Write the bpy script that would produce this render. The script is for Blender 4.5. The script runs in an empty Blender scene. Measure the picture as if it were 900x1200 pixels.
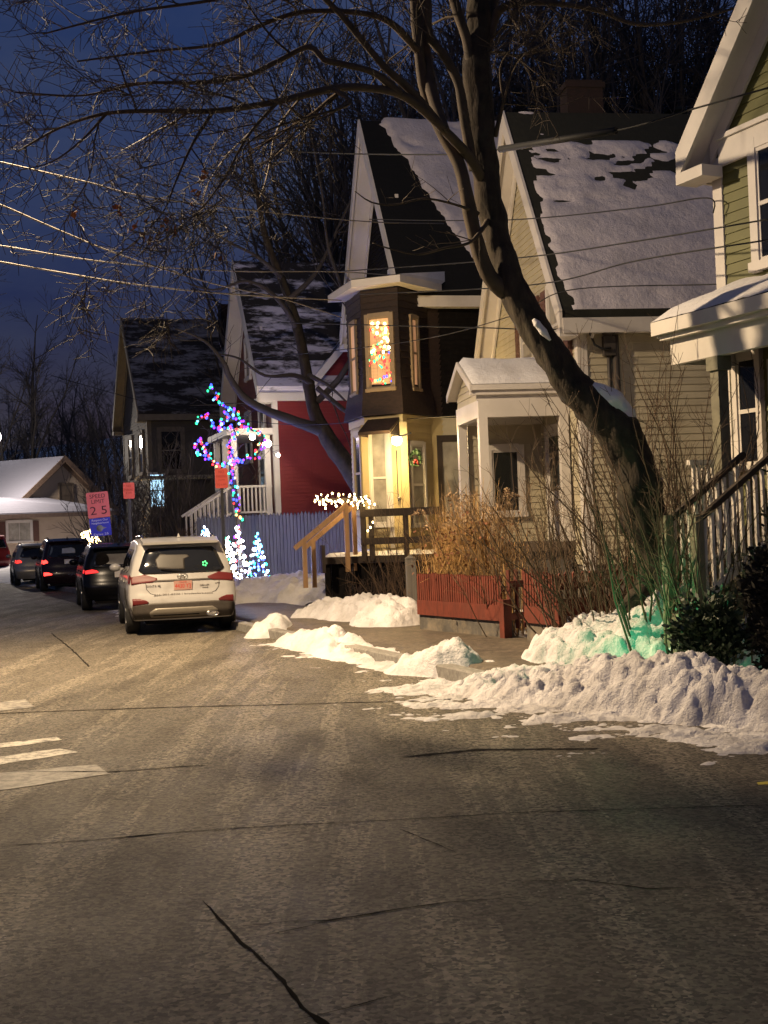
import bpy, bmesh, math, random
from mathutils import Vector, Matrix, noise
V = Vector
R = math.radians
C = bpy.context.scene.collection
sc = bpy.context.scene
rng = random.Random(7)

# ------------------------------------------------------------------ camera
CAM = V((0, 0, 1.7)); FPX = 1500.0
PITCH, ROLL = R(0.71), R(2.2)
_f = V((0, math.cos(PITCH), math.sin(PITCH)))
_r0 = V((1, 0, 0)); _u0 = V((0, -math.sin(PITCH), math.cos(PITCH)))
_R = _r0 * math.cos(ROLL) - _u0 * math.sin(ROLL)
_U = _r0 * math.sin(ROLL) + _u0 * math.cos(ROLL)
cam = bpy.data.cameras.new('camera'); camo = bpy.data.objects.new('camera', cam); C.objects.link(camo)
m = Matrix.Identity(4)
for i in range(3):
    m[i][0], m[i][1], m[i][2], m[i][3] = _R[i], _U[i], -_f[i], CAM[i]
camo.matrix_world = m
cam.sensor_fit = 'VERTICAL'; cam.sensor_height = 36; cam.lens = 36 * FPX / 1200
cam.clip_start = .05; cam.clip_end = 2000
sc.camera = camo

def ray(px, py):
    return _f * FPX + _R * (px - 450) + _U * (600 - py)
def at(px, py, Y):
    d = ray(px, py); return CAM + d * (Y / d.y)
def atz(px, py, z=0):
    d = ray(px, py); return CAM + d * ((z - CAM.z) / d.z)

# ------------------------------------------------------------------ materials
def newmat(name):
    m = bpy.data.materials.new(name); m.use_nodes = True
    nt = m.node_tree
    return m, nt, nt.nodes['Principled BSDF']
def N(nt, kind, **kw):
    n = nt.nodes.new(kind)
    for k, v in kw.items():
        if k in n.inputs: n.inputs[k].default_value = v
        else: setattr(n, k, v)
    return n
def ramp(nt, fac, a, b, ca=(0, 0, 0, 1), cb=(1, 1, 1, 1)):
    r = nt.nodes.new('ShaderNodeValToRGB')
    r.color_ramp.elements[0].position = a; r.color_ramp.elements[1].position = b
    r.color_ramp.elements[0].color = ca; r.color_ramp.elements[1].color = cb
    nt.links.new(fac, r.inputs[0]); return r.outputs[0]
def mixc(nt, fac, a, b):
    x = nt.nodes.new('ShaderNodeMix'); x.data_type = 'RGBA'
    for s, v in ((0, fac), (6, a), (7, b)):
        if hasattr(v, 'is_output'): nt.links.new(v, x.inputs[s])
        else: x.inputs[s].default_value = v if s == 0 else (*v[:3], 1)
    return x.outputs[2]
def math_(nt, op, a, b=0.0, clamp=False):
    n = nt.nodes.new('ShaderNodeMath'); n.operation = op; n.use_clamp = clamp
    for i, v in enumerate((a, b)):
        if hasattr(v, 'is_output'): nt.links.new(v, n.inputs[i])
        else: n.inputs[i].default_value = v
    return n.outputs[0]
def coords(nt, scale=(1, 1, 1), kind='Object'):
    t = nt.nodes.new('ShaderNodeTexCoord'); mp = nt.nodes.new('ShaderNodeMapping')
    mp.inputs['Scale'].default_value = scale
    nt.links.new(t.outputs[kind], mp.inputs[0]); return mp.outputs[0]
def noisef(nt, co, scale, detail=4, rough=.55):
    n = nt.nodes.new('ShaderNodeTexNoise'); n.inputs['Scale'].default_value = scale
    n.inputs['Detail'].default_value = detail; n.inputs['Roughness'].default_value = rough
    nt.links.new(co, n.inputs['Vector']); return n.outputs[0]
def bump(nt, bs, h, strength=.3, dist=.02):
    b = nt.nodes.new('ShaderNodeBump'); b.inputs['Strength'].default_value = strength
    b.inputs['Distance'].default_value = dist
    nt.links.new(h, b.inputs['Height']); nt.links.new(b.outputs[0], bs.inputs['Normal'])
def mat(name, col, rough=.6, metal=0.0, var=.25, scale=6, bs=.15, stretch=(1, 1, 1), coat=0.0, dirt=None, dirtamt=.5, dscale=1.5, spec=None):
    m, nt, b = newmat(name)
    co = coords(nt, stretch)
    n = noisef(nt, co, scale)
    dk = tuple(c * (1 - var) for c in col); lt = tuple(min(1, c * (1 + var)) for c in col)
    c = mixc(nt, ramp(nt, n, .3, .7), dk, lt)
    if dirt:
        n2 = noisef(nt, coords(nt), dscale, 6, .65)
        c = mixc(nt, math_(nt, 'MULTIPLY', ramp(nt, n2, .48, .68), dirtamt), c, dirt)
    nt.links.new(c, b.inputs['Base Color'])
    b.inputs['Roughness'].default_value = rough; b.inputs['Metallic'].default_value = metal
    b.inputs['Coat Weight'].default_value = coat
    if spec is not None: b.inputs['Specular IOR Level'].default_value = spec
    if bs: bump(nt, b, noisef(nt, co, scale * 4), bs, .01)
    return m
def emit(name, col, strength, base=None):
    m, nt, b = newmat(name)
    b.inputs['Base Color'].default_value = (*(base or col), 1)
    b.inputs['Emission Color'].default_value = (*col, 1); b.inputs['Emission Strength'].default_value = strength
    return m

def fabric_glow(name, col, strength, base):
    m, nt, b = newmat(name); n = noisef(nt, coords(nt, (14, 14, .7)), 1.0, 3, .6)
    b.inputs['Base Color'].default_value = (*base, 1)
    nt.links.new(mixc(nt, ramp(nt, n, .36, .66), tuple(c * .28 for c in col), col), b.inputs['Emission Color']); b.inputs['Emission Strength'].default_value = strength
    return m
def snow_mat(name, tint=(.80, .80, .82), dirty=(.42, .38, .34), amt=.35, bscale=9, bstr=.5):
    m, nt, b = newmat(name); co = coords(nt)
    n = noisef(nt, co, 1.7, 7, .65); n2 = noisef(nt, co, 22, 5, .7)
    f = math_(nt, 'MULTIPLY', ramp(nt, n, .46, .74), amt)
    c = mixc(nt, f, tint, dirty)
    c = mixc(nt, math_(nt, 'MULTIPLY', ramp(nt, n2, .62, .78), amt), c, tuple(d * .6 for d in dirty))
    nt.links.new(c, b.inputs['Base Color']); b.inputs['Roughness'].default_value = .75
    h = math_(nt, 'ADD', noisef(nt, co, bscale, 6, .65), math_(nt, 'MULTIPLY', noisef(nt, co, 60, 3, .6), .25))
    bump(nt, b, h, bstr, .05); return m

def roof_mat(name, lo=.40, hi=.47, dark=(.025, .022, .02), z0=0, z1=1, topbare=.0, botbare=.0, snow=(.78, .76, .78), sx=1.0, seed=0.0, y0=0, y1=0):
    """shingles with patchy snow lying on them; slope coordinates are the house's own"""
    m, nt, b = newmat(name)
    t = nt.nodes.new('ShaderNodeTexCoord')
    mp = nt.nodes.new('ShaderNodeMapping'); mp.inputs['Scale'].default_value = (2.2, .55 * sx, 2.2); mp.inputs['Location'].default_value = (seed, seed, seed)
    nt.links.new(t.outputs['Object'], mp.inputs[0])
    n = noisef(nt, mp.outputs[0], 1.0, 6, .62)
    mp2 = nt.nodes.new('ShaderNodeMapping'); mp2.inputs['Scale'].default_value = (5, 2.4, 5)
    nt.links.new(t.outputs['Object'], mp2.inputs[0])
    n = math_(nt, 'ADD', math_(nt, 'MULTIPLY', n, .72), math_(nt, 'MULTIPLY', noisef(nt, mp2.outputs[0], 1.6, 5, .6), .28))
    sep = nt.nodes.new('ShaderNodeSeparateXYZ'); nt.links.new(t.outputs['Object'], sep.inputs[0])
    hz = math_(nt, 'DIVIDE', math_(nt, 'SUBTRACT', sep.outputs[2], z0), z1 - z0)
    if topbare: n = math_(nt, 'SUBTRACT', n, math_(nt, 'MULTIPLY', ramp(nt, hz, .68, .93), topbare))
    if botbare: n = math_(nt, 'SUBTRACT', n, math_(nt, 'MULTIPLY', ramp(nt, hz, .22, .0), botbare))
    if y1 != y0:   # bare strip along the street gable, slanting
        yy = math_(nt, 'ADD', sep.outputs[1], math_(nt, 'MULTIPLY', math_(nt, 'SUBTRACT', 1.0, hz), y1))
        n = math_(nt, 'SUBTRACT', n, math_(nt, 'MULTIPLY', ramp(nt, yy, 0.0, 1.0) if y0 == 0 else ramp(nt, math_(nt, 'SUBTRACT', yy, y0), 0.0, .5), .6))
    mask = ramp(nt, n, lo, hi)
    w = nt.nodes.new('ShaderNodeMath'); w.operation = 'FRACT'
    nt.links.new(math_(nt, 'MULTIPLY', sep.outputs[2], 7.5), w.inputs[0])
    sh = mixc(nt, noisef(nt, coords(nt, (3, 8, 3)), 3, 3), dark, tuple(c * 2 for c in dark))
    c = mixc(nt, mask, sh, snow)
    nt.links.new(c, b.inputs['Base Color']); b.inputs['Roughness'].default_value = .8
    b.inputs['Specular IOR Level'].default_value = .2
    h = math_(nt, 'ADD', math_(nt, 'MULTIPLY', mask, .5), math_(nt, 'MULTIPLY', w.outputs[0], .12))
    h = math_(nt, 'ADD', h, math_(nt, 'MULTIPLY', n, .8))
    bump(nt, b, h, .6, .06); return m

# ------------------------------------------------------------------ mesh building
class MB:
    def __init__(s): s.v = []; s.f = []; s.smooth = []
    def add(s, vs, fs, sm=False, M=None):
        o = len(s.v)
        s.v += [(M @ V(p)) if M else V(p) for p in vs]
        s.f += [tuple(i + o for i in f) for f in fs]; s.smooth += [sm] * len(fs)
    def box(s, a, b, M=None):
        x0, y0, z0 = a; x1, y1, z1 = b
        s.add([(x0, y0, z0), (x1, y0, z0), (x1, y1, z0), (x0, y1, z0), (x0, y0, z1), (x1, y0, z1), (x1, y1, z1), (x0, y1, z1)],
              [(0, 3, 2, 1), (4, 5, 6, 7), (0, 1, 5, 4), (1, 2, 6, 5), (2, 3, 7, 6), (3, 0, 4, 7)], False, M)
    def bar(s, p, q, w, h=None, up=V((0, 0, 1))):
        p = V(p); q = V(q); h = h or w
        d = (q - p).normalized(); sd = d.cross(up)
        if sd.length < 1e-4: sd = V((1, 0, 0))
        sd.normalize(); u = sd.cross(d)
        vs = []
        for c in (p, q):
            for a, b in ((-1, -1), (1, -1), (1, 1), (-1, 1)): vs.append(c + sd * a * w / 2 + u * b * h / 2)
        s.add(vs, [(3, 2, 1, 0), (4, 5, 6, 7), (0, 1, 5, 4), (1, 2, 6, 5), (2, 3, 7, 6), (3, 0, 4, 7)])
    def tube(s, pts, rs, n=6, cap=True, jit=0.0):
        pts = [V(p) for p in pts]
        if not hasattr(rs, '__len__'): rs = [rs] * len(pts)
        o = len(s.v); ref = None
        for i, p in enumerate(pts):
            d = pts[min(i + 1, len(pts) - 1)] - pts[max(i - 1, 0)]
            if d.length < 1e-9: d = V((0, 0, 1))
            d.normalize()
            if ref is None: ref = d.orthogonal().normalized()
            ref = ref - d * ref.dot(d)
            if ref.length < 1e-6: ref = d.orthogonal()
            ref.normalize(); b = d.cross(ref)
            for k in range(n):
                a = 2 * math.pi * k / n; q_ = p + (ref * math.cos(a) + b * math.sin(a)) * rs[i]
                r = rs[i] * (1 + (jit * (1.3 * noise.noise(q_ * 3.1) + .9 * noise.noise(V((q_.x * 14, q_.y * 14, q_.z * 4))) + .5 * noise.noise(V((q_.x * 30, q_.y * 30, q_.z * 9)))) if jit else 0))
                s.v.append(p + ref * math.cos(a) * r + b * math.sin(a) * r)
        for i in range(len(pts) - 1):
            for k in range(n):
                a = o + i * n + k; b2 = o + i * n + (k + 1) % n
                s.f.append((a, b2, b2 + n, a + n)); s.smooth.append(True)
        if cap:
            s.f.append(tuple(o + k for k in range(n - 1, -1, -1))); s.smooth.append(False)
            e = o + (len(pts) - 1) * n
            s.f.append(tuple(e + k for k in range(n))); s.smooth.append(False)
    def lathe(s, prof, n=20, M=None):
        vs = []; fs = []
        for (r, z) in prof:
            for k in range(n):
                a = 2 * math.pi * k / n; vs.append((r * math.cos(a), r * math.sin(a), z))
        for i in range(len(prof) - 1):
            for k in range(n):
                a = i * n + k; b = i * n + (k + 1) % n; fs.append((a, b, b + n, a + n))
        s.add(vs, fs, True, M)
        s.add([vs[k] for k in range(n)], [tuple(range(n - 1, -1, -1))], False, M)
        s.add([vs[(len(prof) - 1) * n + k] for k in range(n)], [tuple(range(n))], False, M)
    def sphere(s, c, r, n=8, m=6, sc=(1, 1, 1)):
        vs = []; fs = []
        for i in range(m + 1):
            t = math.pi * i / m
            for k in range(n):
                a = 2 * math.pi * k / n
                vs.append((c[0] + r * sc[0] * math.sin(t) * math.cos(a), c[1] + r * sc[1] * math.sin(t) * math.sin(a), c[2] + r * sc[2] * math.cos(t)))
        for i in range(m):
            for k in range(n):
                a = i * n + k; b = i * n + (k + 1) % n; fs.append((a, a + n, b + n, b))
        s.add(vs, fs, True)
    def prism(s, poly, M, t0, t1):
        """poly in (u,z); extruded along local y from t0 to t1"""
        n = len(poly)
        vs = [(u, t0, z) for u, z in poly] + [(u, t1, z) for u, z in poly]
        fs = [tuple(range(n)), tuple(range(2 * n - 1, n - 1, -1))] + [(i, i + n, (i + 1) % n + n, (i + 1) % n) for i in range(n)]
        s.add(vs, fs, False, M)
    def plan(s, poly, z0, z1):
        """poly in (x,y) extruded up; z1 may be a list"""
        n = len(poly); zz = z1 if hasattr(z1, '__len__') else [z1] * n
        vs = [(x, y, z0) for x, y in poly] + [(p[0], p[1], zz[i]) for i, p in enumerate(poly)]
        s.add(vs, [tuple(range(n - 1, -1, -1)), tuple(range(n, 2 * n))] + [(i, (i + 1) % n, (i + 1) % n + n, i + n) for i in range(n)])
    def lap(s, poly, M, step=.115, out=.016):
        """convex polygon (u,z) as overlapping clapboards; outward is local -y of M"""
        z0 = min(z for u, z in poly); z1 = max(z for u, z in poly); z = z0
        def clip(P, zc, above):
            Q = []
            for i in range(len(P)):
                a, b = P[i], P[(i + 1) % len(P)]
                ia = (a[1] >= zc) == above or a[1] == zc; ib = (b[1] >= zc) == above or b[1] == zc
                if ia: Q.append(a)
                if ia != ib and abs(a[1] - b[1]) > 1e-9:
                    t = (zc - a[1]) / (b[1] - a[1]); Q.append((a[0] + t * (b[0] - a[0]), zc))
            return Q
        while z < z1 - 1e-4:
            P = clip(clip(poly, z, True), z + step, False)
            if len(P) >= 3:
                vs = [(u, -out * (1 - (zz - z) / step), zz) for u, zz in P]
                s.add(vs, [tuple(range(len(P)))], False, M)
                us = [u for u, zz in P if abs(zz - z) < 1e-5]
                if len(us) >= 2:
                    a, b = min(us), max(us)
                    s.add([(a, 0, z), (b, 0, z), (b, -out, z), (a, -out, z)], [(0, 1, 2, 3)], False, M)
            z += step
    def build(s, name, material, parent=None, recalc=False):
        me = bpy.data.meshes.new(name); me.from_pydata(s.v, [], s.f); me.materials.append(material)
        me.polygons.foreach_set('use_smooth', s.smooth)
        if recalc:
            bm = bmesh.new(); bm.from_mesh(me); bmesh.ops.recalc_face_normals(bm, faces=bm.faces); bm.to_mesh(me); bm.free()
        me.update()
        o = bpy.data.objects.new(name, me); C.objects.link(o)
        if parent: o.parent = parent
        return o

def tag(o, label=None, cat=None, group=None, kind=None):
    for k, v in (('label', label), ('category', cat), ('group', group), ('kind', kind)):
        if v: o[k] = v
    return o
def empty(name, loc=(0, 0, 0), rz=0.0, label=None, cat=None, group=None):
    o = bpy.data.objects.new(name, None); C.objects.link(o); o.location = loc; o.rotation_euler = (0, 0, rz)
    o.empty_display_size = .3
    return tag(o, label, cat, group)
def copy_tree(o, parent=None):
    c = o.copy(); C.objects.link(c)
    if parent: c.parent = parent
    for ch in list(o.children): copy_tree(ch, c)
    return c
def text(name, s, size, material, parent, M, ext=.001, width=None):
    cu = bpy.data.curves.new(name, 'FONT'); cu.body = s; cu.size = size; cu.align_x = 'CENTER'; cu.align_y = 'CENTER'; cu.extrude = ext
    cu.resolution_u = 3
    t = bpy.data.objects.new(name, cu); C.objects.link(t)
    bpy.context.view_layer.update()
    me = bpy.data.meshes.new_from_object(t.evaluated_get(bpy.context.evaluated_depsgraph_get()))
    bpy.data.objects.remove(t); bpy.data.curves.remove(cu)
    if width:
        xs = [v.co.x for v in me.vertices]; w = max(xs) - min(xs)
        for v in me.vertices: v.co.x *= width / w
    me.transform(M); me.materials.clear(); me.materials.append(material); me.name = name
    o = bpy.data.objects.new(name, me); C.objects.link(o); o.parent = parent; return o
# text stands in local XY; TXT turns it to face -y (toward the camera side of a thing)
def TXT(x, y, z): return Matrix.Translation((x, y, z)) @ Matrix.Rotation(R(90), 4, 'X')

def lamp(name, loc, col, watts, radius=.1, kind='POINT', aim=None, spot=120, blend=.6):
    l = bpy.data.lights.new(name, kind); l.color = col; l.energy = watts; l.shadow_soft_size = radius
    if kind == 'SPOT': l.spot_size = R(spot); l.spot_blend = blend
    o = bpy.data.objects.new(name, l); C.objects.link(o); o.location = loc
    if aim is not None: o.rotation_euler = (V(aim) - V(loc)).to_track_quat('-Z', 'Y').to_euler()
    return o
# ------------------------------------------------------------------ palette
M_white = mat('white_trim', (.62, .58, .53), .5, var=.08, scale=3, dirt=(.3, .27, .22), dirtamt=.35)
M_snow = snow_mat('snow', (.70, .69, .70))
M_roofsnow = snow_mat('roof_snow', (.54, .50, .53), (.30, .28, .29), .5, 6, .7)
M_snowbank = snow_mat('ploughed_snow', (.57, .555, .575), (.20, .175, .155), .65, 9, 1.0)
M_cream = mat('cream_siding', (.47, .42, .30), .55, var=.07, scale=2, bs=.05, dirt=(.3, .25, .16), dirtamt=.4)
M_yellow = mat('yellow_siding', (.50, .40, .20), .55, var=.08, scale=2, bs=.05)
M_green = mat('green_siding', (.125, .125, .034), .6, var=.15, scale=2, bs=.05, dirt=(.09, .09, .02), dirtamt=.5)
M_brown = mat('brown_shingle', (.022, .011, .007), .75, var=.5, scale=9, bs=.5, stretch=(1, 1, 2.5))
M_black = mat('dark_shingle', (.007, .006, .006), .9, var=.4, scale=9, bs=.5, spec=.1)
M_red = mat('red_siding', (.165, .015, .017), .6, var=.12, scale=2, bs=.05)
M_brickred = mat('faded_red_siding', (.20, .06, .045), .7, var=.2, scale=4)
M_greyhouse = mat('grey_siding', (.07, .062, .054), .7, var=.15, scale=2)
M_tan = mat('tan_siding', (.42, .33, .25), .7, var=.15, scale=1.5, dirt=(.25, .2, .15))
M_glass = mat('dark_glass', (.012, .013, .016), .06, var=.0, bs=0, spec=.6)
M_glass2 = mat('window_glass', (.035, .04, .045), .08, var=.3, bs=0, spec=.6, scale=1)
M_curtain = mat('pale_curtain_glass', (.30, .28, .24), .3, var=.35, scale=3, bs=0)
M_shutter = mat('brown_shutter', (.12, .055, .04), .6, var=.1)
M_wood = mat('weathered_wood', (.10, .075, .055), .8, var=.3, scale=3, stretch=(6, 6, 1))
M_newwood = mat('pine_lumber', (.36, .21, .095), .7, var=.2, scale=3, stretch=(5, 5, 1))
M_darkwood = mat('dark_wood', (.030, .020, .014), .8, var=.3)
M_greyfence = mat('grey_fence_boards', (.11, .098, .085), .8, var=.3, scale=2.5, stretch=(8, 8, .6))
M_redfence = mat('red_fence_paint', (.115, .021, .010), .7, var=.3, scale=5, stretch=(3, 3, 1), dirt=(.09, .025, .015), dirtamt=.55, dscale=3)
M_conc = mat('dark_concrete', (.085, .078, .07), .9, var=.3, scale=5, dirt=(.25, .20, .14), dirtamt=.7, dscale=2.2)
M_brick = mat('dark_brick', (.013, .005, .004), .9, var=.35, scale=9, bs=.5)
M_rubber = mat('tyre_rubber', (.012, .012, .012), .8, var=.2, bs=.1)
M_rim = mat('alloy_rim', (.25, .25, .26), .35, metal=.8, var=.1)
M_chrome = mat('chrome', (.6, .58, .55), .2, metal=1, var=.05, bs=0)
M_clad = mat('grey_cladding', (.05, .041, .034), .6, var=.15, scale=12)
M_skid = mat('silver_skid_plate', (.20, .18, .15), .4, metal=.3, var=.05)
M_bark = mat('tree_bark', (.024, .0165, .0105), .95, var=.7, scale=9, bs=1.0, stretch=(1, 1, .35), dirt=(.050, .042, .024), dirtamt=.6, dscale=6)
M_twig = mat('twig_bark', (.052, .036, .022), .85, var=.4, scale=5, bs=0)
M_fartwig = mat('far_bark', (.045, .038, .036), .9, var=.3, scale=2, bs=0)
M_wire = mat('cable_black', (.006, .006, .006), .7, var=0, bs=0)
M_wirelit = mat('lamplit_cable', (.13, .12, .11), .5, var=.2, bs=0)  # paler cable copy: the street lamp's light is painted into its colour
M_post = mat('sign_post_steel', (.03, .03, .032), .6, var=.2)
M_black_txt = mat('black_lettering', (.02, .015, .02), .7, var=0, bs=0)
M_plate_w = mat('white_lettering', (.7, .7, .75), .6, var=0, bs=0)

# ------------------------------------------------------------------ street plan
KERB = [V(p).to_2d() for p in ((40, 4.0), (14, 6.0), (6.5, 7.5), (3.6, 8.9), (2.25, 10.6), (1.1, 12.9), (.3, 15.0), (-2.3, 21.6), (-5.1, 29), (-8.4, 37.5), (-12.3, 46), (-17, 56), (-24, 70), (-31, 82), (-60, 120))]
def smooth(a, b, x):
    t = max(0, min(1, (x - a) / (b - a))); return t * t * (3 - 2 * t)
def kerb_d(x, y):
    """signed distance from the right-hand kerb; positive on the houses' side"""
    best = 1e9; sgn = 1; p = V((x, y))
    for a, b in zip(KERB[:-1], KERB[1:]):
        ab = b - a; t = max(0, min(1, (p - a).dot(ab) / ab.length_squared)); q = a + ab * t
        d = (p - q).length
        if d < best:
            best = d; sgn = 1 if ab.x * (p.y - a.y) - ab.y * (p.x - a.x) < 0 else -1
    return best * sgn
DRIVE = [(-4.0, 25.0), (-4.7, 27.0), (-1.6, 26.9), (1.2, 25.9), (3.4, 25.0), (3.0, 24.2), (-.5, 24.7)]
def gz(x, y):
    d = kerb_d(x, y)
    if d > 0:
        z = -.05 + .14 * smooth(-.05, .35, d)
        z += .45 * smooth(2.7, 8.0, d)
        if y > 12: z += .25 * smooth(28, 40, y) * smooth(1.2, 5, d)
        # driveway dip
        if 21 < y < 30 and x < 5: z -= max(0, z - .09) * (1 - smooth(.9, 2.6, abs((y - 25.9) + .38 * (x + 1))))
        z += 15 * smooth(15, 62, d)
    else:
        dl = -d - 10.5
        z = -.05
        if dl > 0 and y > 24: z += .2 * smooth(0, .5, dl) + 6 * smooth(20, 90, dl)
    if z > .05: z += .035 * noise.noise(V((x, y, 0)) * .9) + .02 * noise.noise(V((x, y, 3)) * 3)
    return z

def grid_mesh(name, material, xs, ys, zf, keep=None, parent=None, jitter=None):
    mb = MB(); nx, ny = len(xs), len(ys)
    vs = [V((x, y, zf(x, y))) for y in ys for x in xs]
    if jitter: vs = [jitter(v) for v in vs]
    fs = []
    for j in range(ny - 1):
        for i in range(nx - 1):
            a = j * nx + i; q = (a, a + 1, a + 1 + nx, a + nx)
            if keep is None or keep(vs, q): fs.append(q)
    used = sorted({i for f in fs for i in f}); mp = {k: n for n, k in enumerate(used)}
    mb.add([vs[k] for k in used], [tuple(mp[i] for i in f) for f in fs], True)
    return mb.build(name, material, parent)
def frange(a, b, s):
    n = max(1, int(round((b - a) / s))); return [a + (b - a) * i / n for i in range(n + 1)]

gx = [-200, -150, -110, -80, -60, -45, -36] + frange(-30, 12, .3) + [13, 14, 16, 18, 21, 25, 30, 38, 50, 70, 100, 150, 220]
gy = [-30, -15, -5, 0, 3, 5, 6, 7] + frange(7.5, 48, .3) + frange(49, 90, 1.5) + [95, 105, 120, 140, 170, 220, 300, 420]
M_ground = snow_mat('yard_snow', (.74, .73, .75), (.17, .12, .07), .55, 5, .6)
g = grid_mesh('ground', M_ground, gx, gy, gz); tag(g, kind='structure')

# asphalt
def asphalt():
    m, nt, b = newmat('asphalt'); co = coords(nt)
    n = noisef(nt, co, 34, 5, .85); big = noisef(nt, co, .35, 6, .6); mid = noisef(nt, coords(nt, (1, .35, 1)), 2.2, 6, .65)
    vg = nt.nodes.new('ShaderNodeTexVoronoi'); vg.inputs['Scale'].default_value = 48; nt.links.new(co, vg.inputs['Vector'])
    sg = nt.nodes.new('ShaderNodeSeparateColor'); nt.links.new(vg.outputs['Color'], sg.inputs[0])
    gmix = math_(nt, 'ADD', math_(nt, 'MULTIPLY', sg.outputs[0], .55), math_(nt, 'MULTIPLY', n, .6))
    c = mixc(nt, ramp(nt, gmix, .32, .92), (.020, .0175, .0145), (.33, .285, .22))
    c = mixc(nt, math_(nt, 'MULTIPLY', ramp(nt, mid, .46, .74), .45), c, (.045, .037, .029))
    c = mixc(nt, math_(nt, 'MULTIPLY', ramp(nt, big, .45, .75), .16), c, (.12, .10, .075))
    tt = nt.nodes.new('ShaderNodeTexCoord'); tm = nt.nodes.new('ShaderNodeMapping'); tm.inputs['Rotation'].default_value = (0, 0, -R(22)); tm.inputs['Scale'].default_value = (1.5, .09, 1)
    nt.links.new(tt.outputs['Object'], tm.inputs[0]); trk = noisef(nt, tm.outputs[0], 1.6, 5, .6)
    c = mixc(nt, math_(nt, 'MULTIPLY', ramp(nt, trk, .5, .68), .15), c, (.17, .145, .11))
    c = mixc(nt, math_(nt, 'MULTIPLY', ramp(nt, trk, .48, .34), .40), c, (.035, .028, .022))
    vor = nt.nodes.new('ShaderNodeTexVoronoi'); vor.inputs['Scale'].default_value = 13; nt.links.new(co, vor.inputs['Vector'])
    sp = math_(nt, 'LESS_THAN', vor.outputs['Distance'], .075)
    vn = math_(nt, 'GREATER_THAN', noisef(nt, co, 3.1, 2), .52)
    c = mixc(nt, math_(nt, 'MULTIPLY', math_(nt, 'MULTIPLY', sp, vn), .8), c, (.5, .46, .40))  # sparse pale specks: wet sparkle painted into the colour
    b.inputs['Specular IOR Level'].default_value = .35
    # thin packed snow / salt film that gathers along the gutter
    nt.links.new(c, b.inputs['Base Color'])
    nt.links.new(ramp(nt, mid, .35, .7, (.62, .62, .62, 1), (.8, .8, .8, 1)), b.inputs['Roughness'])
    h = math_(nt, 'ADD', n, math_(nt, 'MULTIPLY', noisef(nt, co, 240, 2, .6), .6))
    h = math_(nt, 'ADD', h, math_(nt, 'MULTIPLY', noisef(nt, co, 11, 4, .6), .8))
    bump(nt, b, h, 1.0, .016); return m
M_asph = asphalt()
mb = MB(); mb.add([(-60, -12, 0), (45, -12, 0), (45, 100, 0), (-60, 100, 0)], [(0, 1, 2, 3)])
tag(mb.build('road', M_asph), kind='structure')

def off(i, d):
    a = KERB[max(0, i - 1)]; b = KERB[min(len(KERB) - 1, i + 1)]; t = (b - a).normalized()
    return KERB[i] + V((t.y, -t.x)) * d
# sidewalk of dirty wet concrete along the kerb
M_walk = mat('wet_sidewalk', (.085, .066, .047), .75, var=.5, scale=14, dirt=(.035, .026, .018), dirtamt=.85, dscale=2.4, bs=.8)
mb = MB(); vs = []; fs = []
def kerb_pt(t, d):
    """t: y coordinate along the street part of the kerb"""
    for a, b in zip(KERB[:-1], KERB[1:]):
        if a.y <= t <= b.y:
            p = a + (b - a) * ((t - a.y) / (b.y - a.y)); n = (b - a).normalized(); return p + V((n.y, -n.x)) * d
ts = frange(12.5, 44, .35)
ks = (.22, .34, .9, 1.5, 1.95, 2.35)
for t in ts:
    for d in ks:
        p = kerb_pt(t, d); vs.append((p.x, p.y, (.135 if d > .3 else .02) + .01 * noise.noise(V((p.x, p.y, 0)) * 2)))
nk = len(ks)
for i in range(len(ts) - 1):
    for k in range(nk - 1):
        a = i * nk + k; fs.append((a + nk, a, a + 1, a + nk + 1))
mb.add(vs, fs, True); tag(mb.build('sidewalk', M_walk), kind='structure')
M_kerb = mat('granite_kerb', (.20, .19, .175), .85, var=.35, scale=20, dirt=(.08, .07, .06), bs=.5)
mb = MB(); vs = []; fs = []
tk = frange(11.5, 44, .4)
for t in tk:
    for d, z in ((-.01, -.05), (-.005, .125), (.01, .142), (.16, .145), (.17, .05)):
        p = kerb_pt(t, d); vs.append((p.x, p.y, z + .006 * noise.noise(V((t * 3, d * 9, 0)))))
for i in range(len(tk) - 1):
    for k in range(4): a = i * 5 + k; fs.append((a + 5, a, a + 1, a + 6))
mb.add(vs, fs); tag(mb.build('kerb', M_kerb), kind='structure')
mb = MB(); n = len(DRIVE); cx = sum(p[0] for p in DRIVE) / n; cy = sum(p[1] for p in DRIVE) / n
rings = []
for f in (1, .75, .5, .25): rings.append([(cx + (p[0] - cx) * f, cy + (p[1] - cy) * f) for p in DRIVE])
vs = [(x, y, max(gz(x, y), .09) + .035) for r in rings for x, y in r] + [(cx, cy, gz(cx, cy) + .05)]
fs = [(r * n + i, r * n + (i + 1) % n, (r + 1) * n + (i + 1) % n, (r + 1) * n + i) for r in range(3) for i in range(n)] + [(3 * n + i, 3 * n + (i + 1) % n, 4 * n) for i in range(n)]
mb.add(vs, fs, True); tag(mb.build('driveway', M_walk), kind='structure')

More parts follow.
